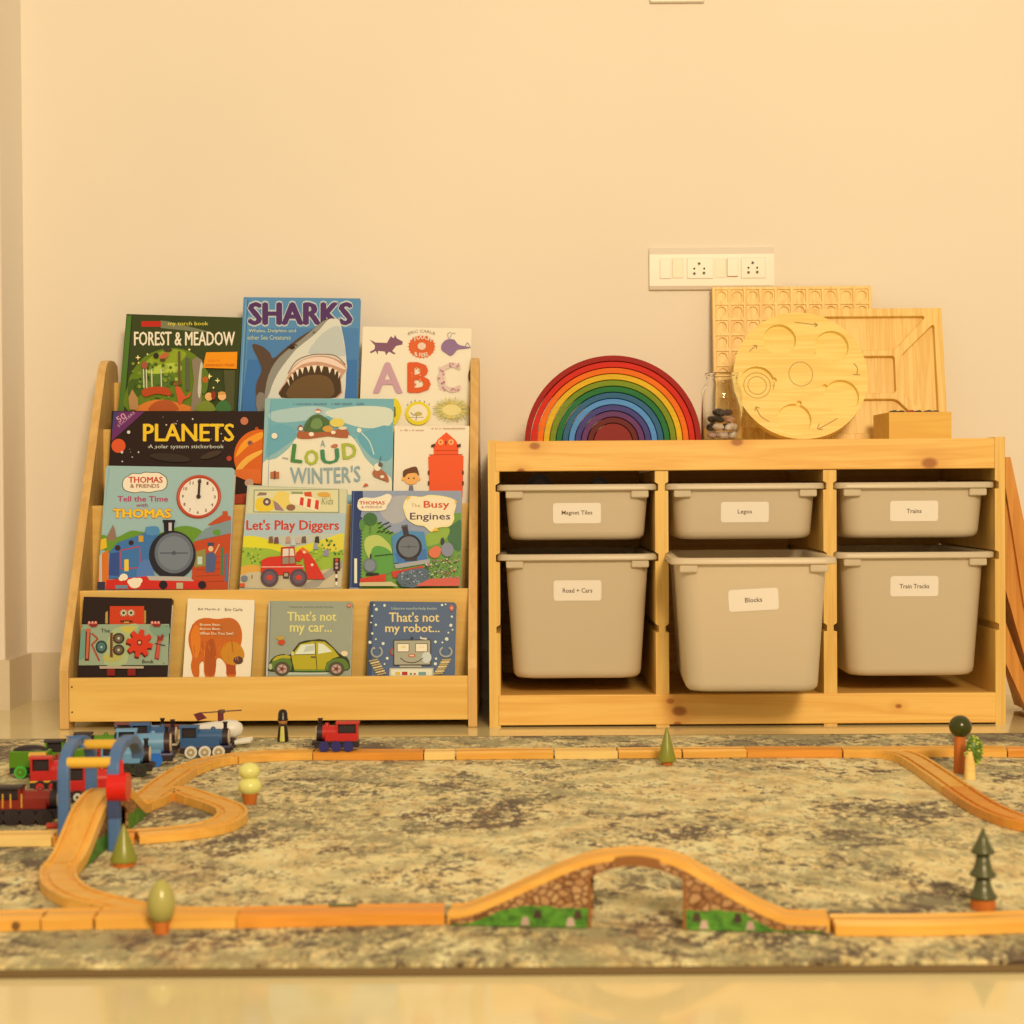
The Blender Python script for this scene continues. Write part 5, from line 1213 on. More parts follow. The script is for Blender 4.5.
def cutpath(P, xs):
    """split a path where it crosses the given pixel columns"""
    cam_inv = ROT.transposed()
    def col(p):
        v = cam_inv @ (Vector((p.x, p.y, ZR + TH)) - CAM); return 512 + F * v.x / -v.z
    segs = []; cur = [P[0]]; k = 0
    for a, b in zip(P, P[1:]):
        ca, cb = col(a), col(b)
        while k < len(xs) and min(ca, cb) <= xs[k] < max(ca, cb):
            t = (xs[k] - ca) / (cb - ca); m = a.lerp(b, t); cur.append(m); segs.append(cur); cur = [m]; k += 1
        cur.append(b)
    segs.append(cur); return segs
# rear line, left to right
rear = smooth_path(pix([(186, 767.3), (210, 759), (243, 754), (284, 751.5), (314, 751), (424, 751), (512, 750), (617, 749.5), (746, 748.5), (841, 748.5)]), 10)
sg = cutpath(rear, [231, 314, 424, 455.5, 554, 617, 681, 746])
sh = [0, 0, 1, 2, 0, 2, 1, 1, 1]; sh = [0, 0, 1, 2, 0, 2, 0, 0, 1]
lb = ['curved track piece of the rear line between the switch and the blue engines', 'pale curved track piece of the rear line in front of the white helicopter', 'straight orange track piece of the rear line under the red engine', 'short pale track piece of the rear line right of the red engine',
      'straight track piece of the rear line in front of the gap between the shelves', 'pale track piece of the rear line left of the green cone tree', 'short orange track piece of the rear line behind the green cone tree', 'short track piece of the rear line just right of the green cone tree', 'long orange track piece of the rear line leading to the right switch']
for P, s_, l_ in zip(sg, sh, lb): piece(P, s_, l_)
# left switch: two arms joined in one piece
def switch(A, B, shade, label):
    P = smooth_path(A, 8); Q = smooth_path(B, 8)
    c = sum(P, Vector()) / len(P); c.z = ZR + 0.0004
    for S_ in (P, Q): S_[-1] += (S_[-2] - S_[-1]).normalized() * 0.0014
    P[0] += (P[1] - P[0]).normalized() * 0.0014; Q[0] += (Q[1] - Q[0]).normalized() * 0.0014
    mb = MB(); mb.sweep([q - c for q in P], PROF, BEECH[shade])
    lo = [(a, b - 0.00035 if b > 0.005 else b) for a, b in PROF]
    mb.sweep([q - c for q in Q], lo, BEECH[shade])
    o = mb.build('track_switch', loc=c); return tag(o, label, 'track switch', 'wooden track switches')
switch(pix([(139, 801), (148, 795), (163, 782), (184, 768)]), pix([(139, 801), (150, 797), (163, 791), (178, 788.5), (199, 795)]), 0, 'wooden track switch behind the red drum, forking to the rear line and the loop')
loop = smooth_path(pix([(199, 795), (215, 800), (229, 806), (232, 813), (222, 820), (205, 825), (175, 829), (136, 832)]), 8)
k = len(loop) * 5 // 8
piece(loop[:k + 1], 0, 'tightly curved track piece of the small loop below the double ball tree')
piece(loop[k:], 0, 'track piece of the small loop running left towards the blue gantry')
piece(smooth_path(pix([(136, 832), (95, 833.5), (57, 833.5)]), 6), 1, 'track piece passing under the raised track bridge')
piece(smooth_path(pix([(56, 833.5), (20, 834), (-40, 834.5)]), 6), 2, 'pale straight track piece at the left edge in front of the dark red engine')
tag(MB().rod((0, 0, 0), (0.013, 0, 0), 0.004, paint((190, 50, 24), 0.4), 14).build('red_track_peg', loc=ground(47, 826, ZR + TH + 0.004)), 'small red peg lying on the pale track at the left edge', 'peg')
# front line and left curve
front = smooth_path(pix([(-60, 916.5), (0, 915), (100, 912.5), (240, 911.5), (345, 909.5), (446, 908)]), 10)
sg = cutpath(front, [45, 98, 240])
for P, s_, l_ in zip(sg, [0, 0, 0, 0], ['front track piece with a small peg hole, at the lower left corner', 'short track piece of the front line left of the switch', 'track switch', 'long front track piece with a green mark, left of the stone bridge']):
    if l_ == 'track switch':
        B = smooth_path(pix([(180, 911), (145, 908.5), (105, 899.5)]), 6)
        c = P[0].copy(); c.z = ZR + 0.0004
        P[0] += (P[1] - P[0]).normalized() * 0.0014; P[-1] += (P[-2] - P[-1]).normalized() * 0.0014; B[-1] += (B[-2] - B[-1]).normalized() * 0.0014
        mb = MB(); mb.sweep([q - c for q in P], PROF, BEECH[0]); lo = [(a, b - 0.00035 if b > 0.005 else b) for a, b in PROF]
        mb.sweep([q - c for q in B], lo, BEECH[0])
        tag(mb.build('track_switch', loc=c), 'wooden track switch in the foreground behind the egg-shaped tree', 'track switch', 'wooden track switches')
    elif 'green mark' in l_:
        o = piece(P, 1, l_)
        g = ground(343, 905.5, ZR + TH); mk = MB(); mk.box((-0.014, -0.0045, 0), (0.014, 0.0045, 0.0004), paint((92, 96, 40), 0.5))
        q = mk.build('green_mark', o); q.location = (g.x - o.location.x, g.y - o.location.y, TH)
    elif 'peg hole' in l_:
        o = piece(P, s_, l_)
        g = ground(20, 922.5, ZR + 0.006); mk = MB().rod((0, 0, 0), (0, -0.0008, 0), 0.004, paint((130, 76, 30), 0.7), 14)
        q = mk.build('peg_hole', o); q.location = (g.x - o.location.x, g.y - o.location.y - 0.0, 0.006)
        q.location.y = P[0].y - TW - 0.0002 - o.location.y + (P[-1].y - P[0].y) * 0.6
    else: piece(P, s_, l_)
ramp_foot = ground(60, 864, ZR + TH); ramp_foot.z = ZR + 0.0004
lc = smooth_path(pix([(105, 899.5), (78, 892), (62, 882), (58, 872)]) + [ramp_foot], 8)
k = len(lc) // 2
piece(lc[:k + 1], 0, 'curved track piece rising from the front switch at the left')
piece(lc[k:], 0, 'curved track piece at the foot of the raised track bridge')
# right side: switch and branch
switch(pix([(841, 748.5), (873, 748.5), (930, 748), (968, 747.5), (1006, 748)]), pix([(846, 748.5), (880, 749), (907, 754), (931, 768), (957, 786)]), 0, 'long wooden track switch at the right with a branch running towards the viewer')
piece(smooth_path(pix([(957, 786), (970, 795), (985, 804), (1005, 813), (1030, 820), (1070, 826)]), 6), 1, 'curved branch track piece leaving the frame at the right edge')
piece(smooth_path(pix([(1006, 748), (1040, 749), (1090, 753)]), 6), 1, 'orange track piece of the rear line at the right edge behind the ball tree')
rf = smooth_path(pix([(831, 919), (900, 919), (965, 918), (1024, 915.5), (1090, 912.5)]), 6); piece(rf, 0, 'long front track piece right of the stone bridge, below the dark fir tree')

# ------------------------------------------------------------------ stone-printed arch bridges
def stone_mat():
    m = bpy.data.materials.new('stone_print'); nt, b = nodes(m)
    v = mapped(nt, (1, 1, 1.35))
    vo = nt.nodes.new('ShaderNodeTexVoronoi'); vo.feature = 'DISTANCE_TO_EDGE'; vo.inputs['Scale'].default_value = 105
    nt.links.new(v, vo.inputs['Vector'])
    v2 = nt.nodes.new('ShaderNodeTexVoronoi'); v2.inputs['Scale'].default_value = 105; nt.links.new(v, v2.inputs['Vector'])
    st = ramp(nt, v2.outputs['Color'], [(0.2, alb((206, 150, 84))), (0.8, alb((168, 106, 50)))])
    e = ramp(nt, vo.outputs['Distance'], [(0.05, (0, 0, 0)), (0.16, (1, 1, 1))])
    c = mix(nt, e, alb((118, 62, 22)), st)
    nt.links.new(c, b.inputs['Base Color']); b.inputs['Roughness'].default_value = 0.6; return m
def grass_mat():
    m = bpy.data.materials.new('grass_print'); nt, b = nodes(m)
    n = N(nt, 'ShaderNodeTexNoise', Scale=140.0, Detail=3.0); nt.links.new(mapped(nt, (1, 1, 1)), n.inputs['Vector'])
    c = ramp(nt, n.outputs[0], [(0.35, alb((60, 100, 20))), (0.6, alb((92, 140, 30)))])
    nt.links.new(c, b.inputs['Base Color']); b.inputs['Roughness'].default_value = 0.6; return m
STONE = stone_mat(); GRASS = grass_mat(); DKW = paint((150, 86, 30), 0.6)
def bridge(label, L, prof, inner, zrot, loc, plain_side=False):
    """prof: deck-top (s, z) from one end to the other; inner: (s0, s1, zsoffit list)"""
    t = thing('track_bridge', label, 'toy bridge', loc, (0, 0, zrot), 'arched track bridges')
    P = smooth_path([(s, 0, z - TH) for s, z in prof], 8)
    P[0].x += 0.0014; P[-1].x -= 0.0014
    for q in P: q.z = max(q.z, 0.0)
    MB().sweep(P, PROF, BEECH[0]).build('deck', t, bevel=0.0008)
    def ztop(s):
        for a, b_ in zip(P, P[1:]):
            if a.x <= s <= b_.x: return a.z + (b_.z - a.z) * (s - a.x) / (b_.x - a.x)
        return P[0].z
    s0, s1, sof = inner
    for nm, y0, y1 in ((('side_wall', -TW + 0.0006, -TW + 0.0036), ('side_wall', TW - 0.0036, TW - 0.0006)) if plain_side else (('side_wall', -TW - 0.0035, -TW - 0.0002), ('side_wall', TW + 0.0002, TW + 0.0035))):
        # one wall: outline under the deck with the arch opening left out
        xs = [0.004 + (L - 0.008) * i / 48 for i in range(49)]
        top = [(x, max(0.0035, ztop(x) + (0.0062 if not plain_side else -0.0003))) for x in xs]
        pts = [(xs[0], 0.0006), (s0, 0.0006)] + sof + [(s1, 0.0006), (xs[-1], 0.0006)] + top[::-1]
        w_ = MB().prism(pts, y0, y1, STONE).build(nm, t)
        sd = y0 - 0.0004 if y0 < 0 else y1
        for x0, x1, up in ((0.006, s0 - 0.003, 1), (s1 + 0.003, L - 0.006, 0)):
            n = 14; g = random.Random(int(x0 * 999)); gr = []
            for i in range(n + 1):
                x = x0 + (x1 - x0) * i / n; f = (i / n) if up else 1 - i / n
                zt = min(ztop(x) - 0.001, 0.006 + 0.014 * min(1, f * 2.5)) + g.uniform(-.0015, .0015) * (0 < i < n)
                gr.append((x, max(0.002, zt)))
            q = MB(); q.prism([(x0, 0.0008), (x1, 0.0008)] + gr[::-1], sd, sd + 0.0004, GRASS); q.build('grass_strip', w_)
        if plain_side: continue
        ap = MB(); m0 = (s0 + s1) / 2
        a = [(x, z + 0.0012) for x, z in sof if abs(x - m0) < 0.024]
        ap.prism(a + [(x, z + 0.0090) for x, z in a[::-1]], sd, sd + 0.0004, DKW); ap.build('keystone_band', w_)
        for sgn, x in ((1, s0), (-1, s1)):
            MB().box((min(x, x - sgn * 0.003), sd, 0.001), (max(x, x - sgn * 0.003), sd + 0.0003, sof[0][1] + 0.004), DKW).build('edge_band', w_)
        for dx, c_ in ((0.013, (78, 50, 30)), (0.020, (206, 160, 120)), (0.052, (70, 44, 26)), (0.064, (196, 150, 110))):
            for sgn, x in ((-1, s0), (1, s1)):
                xx = x + sgn * dx; zb_ = 0.013 if c_[0] < 100 else 0.006
                MB().prism([(xx - 0.0045, zb_ - .004), (xx + 0.0045, zb_ - .004), (xx + 0.003, zb_ + .004), (xx - 0.002, zb_ + .0045)], sd - (0.0002 if sd < 0 else 0), sd + 0.0006, paint(c_, 0.6)).build('painted_rock', w_)
    return t
# near bridge measured in the photograph (deck edge on its near face)
pl0 = ground(446, 926, ZR); pl1 = ground(831, 934, ZR)
Lb = (Vector((pl1.x, pl1.y)) - Vector((pl0.x, pl0.y))).length; zr = math.atan2(pl1.y - pl0.y, pl1.x - pl0.x)
mid = ROT.transposed()
def far(px, py):
    """the same for the deck's far edge"""
    n = Vector((-math.sin(zr), math.cos(zr), 0)); p0 = pl0 + n * (2 * TW + 0.0035); d = ray(px, py); h = CAM + d * ((p0 - CAM).dot(n) / d.dot(n))
    return ((h - p0).dot(Vector((math.cos(zr), math.sin(zr), 0))), h.z - ZR - 0.0004)
def near(px, py):
    """point of the photograph on the bridge's near face plane -> (s, z)"""
    n = Vector((-math.sin(zr), math.cos(zr), 0)); d = ray(px, py); h = CAM + d * ((pl0 - CAM).dot(n) / d.dot(n))
    return ((h - pl0).dot(Vector((math.cos(zr), math.sin(zr), 0))), h.z - ZR - 0.0004)
dk = [(0, 215), (60, 210), (140, 185), (240, 140), (340, 95), (420, 70), (510, 63), (590, 75), (660, 110), (760, 170), (860, 215), (930, 234), (985, 240)]
pr = []
for x, y in dk:
    s_, z_ = far(430 + x / 2.438, 820 + y / 2.438); pr.append((s_, z_))
# the visible outline is the far edge at the low ends, the near edge at the crest: settle the ends on the track height
pr = [(s_, max(TH, z_)) for s_, z_ in pr[1:-1]]
pr = [(0.0, TH), (0.012, TH)] + [p for p in pr if 0.02 < p[0] < Lb - 0.02] + [(Lb - 0.012, TH), (Lb, TH)]
so = [near(430 + x / 2.438, 820 + y / 2.438) for x, y in ((392, 140), (440, 120), (500, 113), (560, 123), (616, 145))]
sm = [(p.x, p.y) for p in smooth_path([(a, b, 0) for a, b in so], 5)]
nv = Vector((-math.sin(zr), math.cos(zr), 0))
bridge('arched wooden track bridge with stone and grass printed sides in the foreground', Lb, pr, (sm[0][0], sm[-1][0], sm), zr, pl0 + nv * (TW + 0.0035) + Vector((0, 0, 0.0004)))
# raised bridge at the left, running away from the viewer
fa = ramp_foot; fb = ground(139, 801, ZR + TH); fb.z = ZR + 0.0004
dv = fb - fa; fa = fa + dv.normalized() * 0.004; fb = fb - dv.normalized() * 0.010; dv = fb - fa; L2 = math.hypot(dv.x, dv.y); z2 = math.atan2(dv.y, dv.x)
HP = 0.060
pr2 = [(0, TH), (0.012, TH), (0.045, 0.019), (0.09, 0.038), (0.13, 0.053), (L2 * .5, HP), (L2 - 0.13, 0.053), (L2 - 0.09, 0.038), (L2 - 0.045, 0.019), (L2 - 0.012, TH), (L2, TH)]
if L2 < 0.3: pr2 = [(L2 * u, TH + (HP - TH) * (math.sin(PI * u) ** 1.6)) for u in [i / 12 for i in range(13)]]
sf = [(L2 * .5 - 0.05, 0.026), (L2 * .5 - 0.03, 0.036), (L2 * .5, 0.041), (L2 * .5 + 0.03, 0.036), (L2 * .5 + 0.05, 0.026)]
bridge('raised wooden track bridge running away under the blue gantry at the left', L2, pr2, (sf[0][0], sf[-1][0], [(p.x, p.y) for p in smooth_path([(a, b, 0) for a, b in sf], 4)]), z2, fa, True)

# ------------------------------------------------------------------ blue gantry over the raised track
BLU = paint((76, 102, 122), 0.42, 0.9); BLD = paint((54, 64, 84), 0.5, 0.9); YLW = wood('yellow_roller', (244, 180, 50), (232, 156, 36), 'X', 1, 0.4, .5); REDP = paint((216, 24, 14), 0.3, 0.9)
gp = ground(101, 851, ZR); YG = gp.y
t = thing('toy_gantry', 'blue arched gantry with yellow rollers and a red drum straddling the raised track', 'toy gantry', (at(85, 800, YG).x, YG, ZR))
def G(px, py, dy=0.0):
    p = at(px, py, YG + dy); return p - t.location
def frame_post(pts, r, nm, m_):
    P = smooth_path(pts, 6); ang = [(-r, -r * .75), (r, -r * .75), (r, r * .75), (-r, r * .75)]
    return MB().sweep(P, ang, m_, up=Vector((0, 1, 0.02))).build(nm, t, bevel=0.0025)
XL, XR = -0.5415 - t.location.x, -0.4822 - t.location.x
frame_post([Vector((XR, 0, 0.0006)), Vector((XR, 0, 0.05)), Vector((XR, 0, 0.092)), Vector((XR, .008, .108)), Vector((XR, .03, .1185)), Vector((XR, .062, .1215)), Vector((XR, .095, .1180)), Vector((XR, .122, .104)), Vector((XR, .130, .093))], 0.0074, 'right_arch', BLU)
frame_post([Vector((XR, -.001, 0.040)), Vector((XR, -.001, 0.056)), Vector((XR, -.001, 0.070))], 0.0078, 'post_sleeve', BLD)
frame_post([Vector((XR, 0.0135, 0.0006)), Vector((XR, 0.0135, 0.04)), Vector((XR, 0.015, 0.085))], 0.0050, 'rear_post', BLD)
frame_post([Vector((XL, 0, 0.0006)), Vector((XL, 0, 0.05)), Vector((XL, 0, 0.092)), Vector((XL, .008, .108)), Vector((XL, .03, .1185)), Vector((XL, .062, .1215)), Vector((XL, .095, .1180)), Vector((XL, .122, .104)), Vector((XL, .130, .085)), Vector((XL, .131, .045)), Vector((XL, .131, .0006))], 0.0070, 'left_arch', BLU)
MB().rod(Vector((XL + .004, 0.003, .1045)), Vector((XR - .004, 0.003, .1045)), 0.0064, YLW, 16).build('front_roller', t, bevel=0.0005)
MB().rod(Vector((XL + .004, 0.075, .1155)), Vector((XR - .004, 0.075, .1155)), 0.0058, YLW, 16).build('rear_roller', t, bevel=0.0005)
dr = MB().rod(G(109, 787, .0), G(128.5, 787, .0), 0.0168, REDP, 28).build('red_drum', t, bevel=0.003, seg=3); tag(dr, 'glossy red drum')
MB().rod(G(121.5, 776, .0), G(121.5, 760, .0), 0.0032, REDP, 12, 0.0018).build('drum_pin', dr)

# ------------------------------------------------------------------ wooden trees
OLV = paint((134, 124, 34), 0.3, 0.9); OLV2 = paint((174, 150, 66), 0.25, 0.9); ORG = wood('orange_trunk', (214, 110, 34), (190, 88, 24), 'Z', 1, 0.45, 0.6); DGR = paint((58, 56, 8), 0.22, 0.9); PALE = paint((228, 204, 100), 0.28, 0.9)
FIRG = paint((80, 74, 34), 0.3, 0.9)
def tree(label, px, base, group=None, name='toy_tree'):
    p = ground(px, base, ZR); t = thing(name, label, 'toy tree', (p.x, p.y, ZR + 0.0002), group='painted wooden toy trees'); return t, p.y / F
def crown(t, prof, m_, k, nm='crown', seg=28): return MB().lathe([(r * k, z * k) for r, z in prof], m_, seg=seg).build(nm, t)
def egg(rx, z0, z1, n=12, sk=0.82):
    return [(rx * math.sin(PI * i / n) * (1 - 0.12 * math.cos(PI * i / n) * -1) * (1 if i / n < .5 else 1 - (i / n - .5) * .25), z0 + (z1 - z0) * (1 - math.cos(PI * i / n)) / 2) for i in range(n + 1)]
t, k = tree('olive egg-shaped wooden tree on an orange trunk in front of the foreground track', 161.5, 933)
MB().lathe([(8 * k, 0), (8 * k, 12 * k)], ORG).build('trunk', t, bevel=0.001)
crown(t, egg(14.2, 9, 54), OLV2, k)
t, k = tree('olive cone-shaped wooden tree right of the blue gantry', 124, 866)
MB().lathe([(11 * k, 0), (11.5 * k, 6 * k)], ORG).build('trunk', t)
crown(t, [(13.5, 5), (13.6, 7), (9.5, 18), (5.5, 30), (2, 39), (0.8, 42), (0, 42.5)], OLV, k)
t, k = tree('pale yellow wooden tree of two stacked balls beside the small loop', 250, 804)
MB().lathe([(6 * k, 0), (8.5 * k, 11 * k)], ORG).build('trunk', t)
MB().ball((0, 0, 18 * k), (12 * k, 12 * k, 9.6 * k), PALE).build('lower_ball', t); MB().ball((-0.5 * k, 0, 33 * k), (11 * k, 11 * k, 8.6 * k), PALE).build('upper_ball', t)
t, k = tree('small green cone-shaped wooden tree in front of the rear track near the pine frame', 667, 765)
MB().lathe([(5.5 * k, 0), (6 * k, 5 * k)], ORG).build('trunk', t)
crown(t, [(8.8, 4), (9, 6), (6, 18), (3, 30), (1, 37), (0, 38)], OLV, k)
t, k = tree('dark green ball on a tall orange brown post at the right, behind the branch track', 960, 773)
MB().lathe([(6.5 * k, 0), (5.4 * k, 37 * k)], ORG).build('trunk', t, bevel=0.0008)
MB().ball((0.5 * k, 0, 46.5 * k), 11.3 * k, DGR).build('ball_crown', t)
t, k = tree('small wooden tree with a leafy light green crown beside the dark ball tree', 970, 779)
MB().lathe([(6 * k, 0), (5.2 * k, 12 * k), (4.2 * k, 28 * k)], BEECH[2]).build('trunk', t)
MB().lathe([(0, 0)] + [(0.1, 0)], BEECH[2]) if False else None
g = random.Random(4); lf_ = MB(); LG = [paint((150, 156, 40), 0.4, .9), paint((92, 110, 26), 0.4, .9), paint((182, 176, 60), 0.4, .9)]
core = MB().ball((4 * k, 0.002, 28 * k), (8 * k, 6 * k, 14 * k), LG[1], 14, 10)
for i in range(90):
    a = g.uniform(0, 2 * PI); h_ = g.uniform(-1, 1); q = math.sqrt(1 - h_ * h_)
    c = Vector((4 * k + 8.4 * k * q * math.cos(a), 0.002 + 6.4 * k * q * math.sin(a), 28 * k + 14.5 * k * h_))
    core.ball(c, (1.7 * k, 1.7 * k, 1.3 * k), LG[i % 3], 7, 5)
core.build('leafy_crown', t)
t, k = tree('dark green three-tiered wooden fir tree behind the foreground track at the right', 983, 909)
MB().lathe([(12.5 * k, 0), (12.5 * k, 13 * k)], ORG).build('trunk', t, bevel=0.001)
for nm, z0, r0, r1, h_ in (('lower_tier', 12, 14.5, 6.5, 24), ('middle_tier', 34, 13.5, 6, 24), ('top_tier', 57, 12, 0.5, 25)):
    crown(t, [(r0 - 1, z0 - 1), (r0, z0), (r0 - .8, z0 + 2), (r0 * .72, z0 + 6), ((r0 * .72 + r1) / 2 * (0.95 if r1 > 1 else 1.05), z0 + h_ * .55), (r1, z0 + h_), (0, z0 + h_)], FIRG, k, nm)

# ------------------------------------------------------------------ peg figure
p = ground(283, 741.5, ZR); k = p.y / F
t = thing('peg_figure', 'small wooden peg figure in a black hat and black coat over a yellow shirt', 'toy figure', (p.x, p.y, ZR + 0.0002))
BK = paint((36, 26, 20), 0.3); SKIN = paint((196, 120, 60), 0.45)
MB().lathe([(0, 0), (5.6 * k, 0), (5.8 * k, 1 * k), (5.3 * k, 8 * k), (4.4 * k, 15 * k), (3.2 * k, 18 * k), (0, 18.4 * k)], BK, seg=24).build('coat', t)
sh_ = MB(); V = []
for i in range(9):
    z = (0.6 + 15 * i / 8) * k; r = (5.95 - 1.5 * (i / 8) ** 1.2) * k; hw = (2.6 - 1.0 * i / 8) * k
    for u in (-1, -.5, 0, .5, 1): a = math.asin(hw * u / r); V.append((r * math.sin(a), -r * math.cos(a), z))
sh_.add(V, [(i * 5 + j, i * 5 + j + 1, i * 5 + j + 6, i * 5 + j + 5) for i in range(8) for j in range(4)], paint((226, 196, 80), 0.4), True); sh_.build('shirt', t)
MB().ball((0, 0, 20.5 * k), (4.7 * k, 4.7 * k, 4.4 * k), SKIN).build('head', t)
MB().lathe([(0, 21 * k), (5.2 * k, 21.3 * k), (5.4 * k, 22.2 * k), (4.9 * k, 23 * k), (4.7 * k, 28 * k), (3.6 * k, 31 * k), (1.5 * k, 32.2 * k), (0, 32.4 * k)], BK, seg=24).build('hat', t)

# ------------------------------------------------------------------ toy trains
CHAS = paint((44, 30, 28), 0.45); SMOKE = paint((214, 178, 128), 0.4)
def wheels(t, L, n, r, wc, hub, width):
    for i in range(n):
        x = -L / 2 + L * (i + 0.5) / n
        for sgn in (-1, 1):
            w_ = MB().rod((x, sgn * (width / 2 - 0.002), r), (x, sgn * (width / 2 + 0.004), r), r, wc, 20)
            o = w_.build('wheel', t, bevel=0.0006)
            h = MB().rod((x, sgn * (width / 2 + 0.004), r), (x, sgn * (width / 2 + 0.0048), r), r * 0.66, hub, 16).rod((x, sgn * (width / 2 + 0.0048), r), (x, sgn * (width / 2 + 0.006), r), r * 0.22, wc, 10); h.build('hub', o)
def engine(label, px, base, head, body, wc, hub, L=0.075, H=0.046, n=3, stripe=None, band=None, r=0.0085, cab=0.36, roof=None, z=ZR, lift=0.0, style='tank', name='toy_engine', dome=True):
    """a faceless toy engine that points along +x before turning"""
    p = ground(px, base, z)
    t = thing(name, label, 'toy train engine', (p.x, p.y, z + 0.0003), (0, 0, head), 'toy engines and wagons on the rug')
    W_ = 0.026; m_ = body
    MB().box((-L / 2, -W_ / 2 + .002, r * .7), (L / 2, W_ / 2 - .002, r * 1.6), CHAS).build('chassis', t, bevel=0.001)
    MB().box((-L / 2, -W_ / 2, r * 1.6), (L / 2, W_ / 2, r * 1.6 + 0.003), stripe or CHAS).build('running_board', t, bevel=0.0008)
    z0 = r * 1.6 + 0.003; xc = -L / 2 + L * cab; Rb = (H - z0) * 0.40
    Mx = Matrix.Translation((xc, 0, z0 + Rb)) @ Matrix.Rotation(PI / 2, 4, 'Y')
    MB().lathe([(Rb, 0), (Rb, L / 2 - xc - 0.006)], m_, seg=24, M=Mx).build('boiler', t)
    Mf = Matrix.Translation((L / 2 - 0.013, 0, z0 + Rb)) @ Matrix.Rotation(PI / 2, 4, 'Y')
    MB().lathe([(Rb + .0006, 0), (Rb + .0006, 0.009)], band or CHAS, seg=24, M=Mf).build('smokebox', t, bevel=0.0005)
    Mp = Matrix.Translation((L / 2 - 0.004, 0, z0 + Rb)) @ Matrix.Rotation(PI / 2, 4, 'Y')
    tag(MB().lathe([(Rb * .96, 0), (Rb * .9, 0.0018), (0, 0.0022)], SMOKE, seg=24, M=Mp).build('front_plate', t), 'plain pale round front plate')
    if style == 'tank':
        for sg_ in (-1, 1): MB().box((xc - .001, sg_ * W_ / 2 - (0.006 if sg_ > 0 else 0), z0), (L / 2 - 0.017, sg_ * W_ / 2 + (0.006 if sg_ < 0 else 0), z0 + Rb * 1.3), m_).build('side_tank', t, bevel=0.0012)
    cb = MB(); hc = H - 0.003
    cb.box((-L / 2 + .001, -W_ / 2, z0), (xc, W_ / 2, z0 + (hc - z0) * .45), m_)
    for xx in (-L / 2 + .001, xc - .003):
        cb.box((xx, -W_ / 2, z0 + (hc - z0) * .45), (xx + .003, W_ / 2, hc), m_)
    cb.box((-L / 2 + .004, -W_ / 2 + .006, z0 + (hc - z0) * .45), (xc - .003, W_ / 2 - .006, hc), CHAS)
    cb.build('cab', t, bevel=0.0006)
    MB().prism([(-W_ / 2 - .001, hc), (W_ / 2 + .001, hc), (W_ / 2 - .003, H - .0005), (0, H + .001), (-W_ / 2 + .003, H - .0005)], -L / 2 - .001, xc + .001, roof or m_, axis='X').build('cab_roof', t, bevel=0.0006)
    MB().lathe([(0.0032, 0), (0.003, 0.010), (0.0042, 0.0105), (0.0042, 0.0125), (0, 0.0125)], band or CHAS, c=(L / 2 - 0.009, 0, z0 + Rb * 1.9), seg=16).build('funnel', t)
    if dome: MB().ball((xc + (L / 2 - xc) * .45, 0, z0 + Rb * 1.95), (0.0042, 0.0042, 0.0048), m_, 14, 8).build('dome', t)
    for sg_ in (-1, 1): MB().rod((L / 2, sg_ * .008, r * 1.5), (L / 2 + .004, sg_ * .008, r * 1.5), 0.003, CHAS, 12).build('buffer', t)
    wheels(t, L * .82, n, r, wc, hub, W_)
    return t
def wagon(label, px, base, head, body, load, wc, hub, L=0.05, H=0.036, r=0.0085, z=ZR, n=2):
    p = ground(px, base, z)
    t = thing('toy_wagon', label, 'toy train wagon', (p.x, p.y, z + 0.0003), (0, 0, head), 'toy engines and wagons on the rug'); W_ = 0.026
    MB().box((-L / 2, -W_ / 2 + .002, r * .7), (L / 2, W_ / 2 - .002, r * 1.6), CHAS).build('chassis', t, bevel=0.001)
    MB().box((-L / 2, -W_ / 2, r * 1.6), (L / 2, W_ / 2, H - 0.004), body).build('wagon_body', t, bevel=0.0015)
    MB().ball((0, 0, H - 0.005), (L * .46, W_ * .44, 0.009), load, 18, 8).build('load', t)
    wheels(t, L * .8, n, r, wc, hub, W_); return t
RED = paint((196, 34, 26), 0.3, .9); DRD = paint((134, 30, 18), 0.35, .9); LBL = paint((108, 144, 150), 0.35, .9); MBL = paint((50, 84, 106), 0.35, .9); GRNE = paint((88, 124, 16), 0.35, .9)
PURB = paint((44, 36, 84), 0.4, .9); WHT = paint((226, 204, 160), 0.4, .9); BLW = paint((40, 104, 160), 0.35, .9); GW = paint((76, 168, 50), 0.35, .9); GOLD = paint((226, 156, 40), 0.35, .9)
# red engine beside the rear line (stands on the rug just behind the track)
engine('red toy engine with dark blue wheels standing on the rear track', 337, 750.5, PI + 0.02, RED, PURB, PURB, L=0.070, H=0.046, r=0.0082, z=ZR + TH + 0.0003, cab=0.5, band=CHAS)
# green wagon and engine at the far left
wagon('green toy coal wagon with light green wheels at the left edge of the rug', 31, 777, 0.05, GRNE, CHAS, GW, GRNE, L=0.058, H=0.044, r=0.0095)
p = ground(31, 777, ZR)
engine('green toy engine half hidden behind the blue gantry', 72, 770, 0.12, GRNE, CHAS, GRNE, L=0.078, H=0.047, roof=CHAS, stripe=RED)
engine('green and black toy engine farther back behind the gantry', 99, 757, 0.15, GRNE, CHAS, RED, L=0.075, H=0.040, roof=CHAS, stripe=GOLD)
engine('bright red toy engine in the middle of the red ones behind the gantry', 55, 791, 0.1, RED, CHAS, RED, L=0.066, H=0.050, roof=RED, stripe=GOLD, cab=0.45)
t = engine('long dark red toy engine with a black base at the left edge', 23, 823.5, 0.02, DRD, CHAS, CHAS, L=0.100, H=0.049, n=4, stripe=CHAS, r=0.0105, cab=0.5, roof=CHAS)
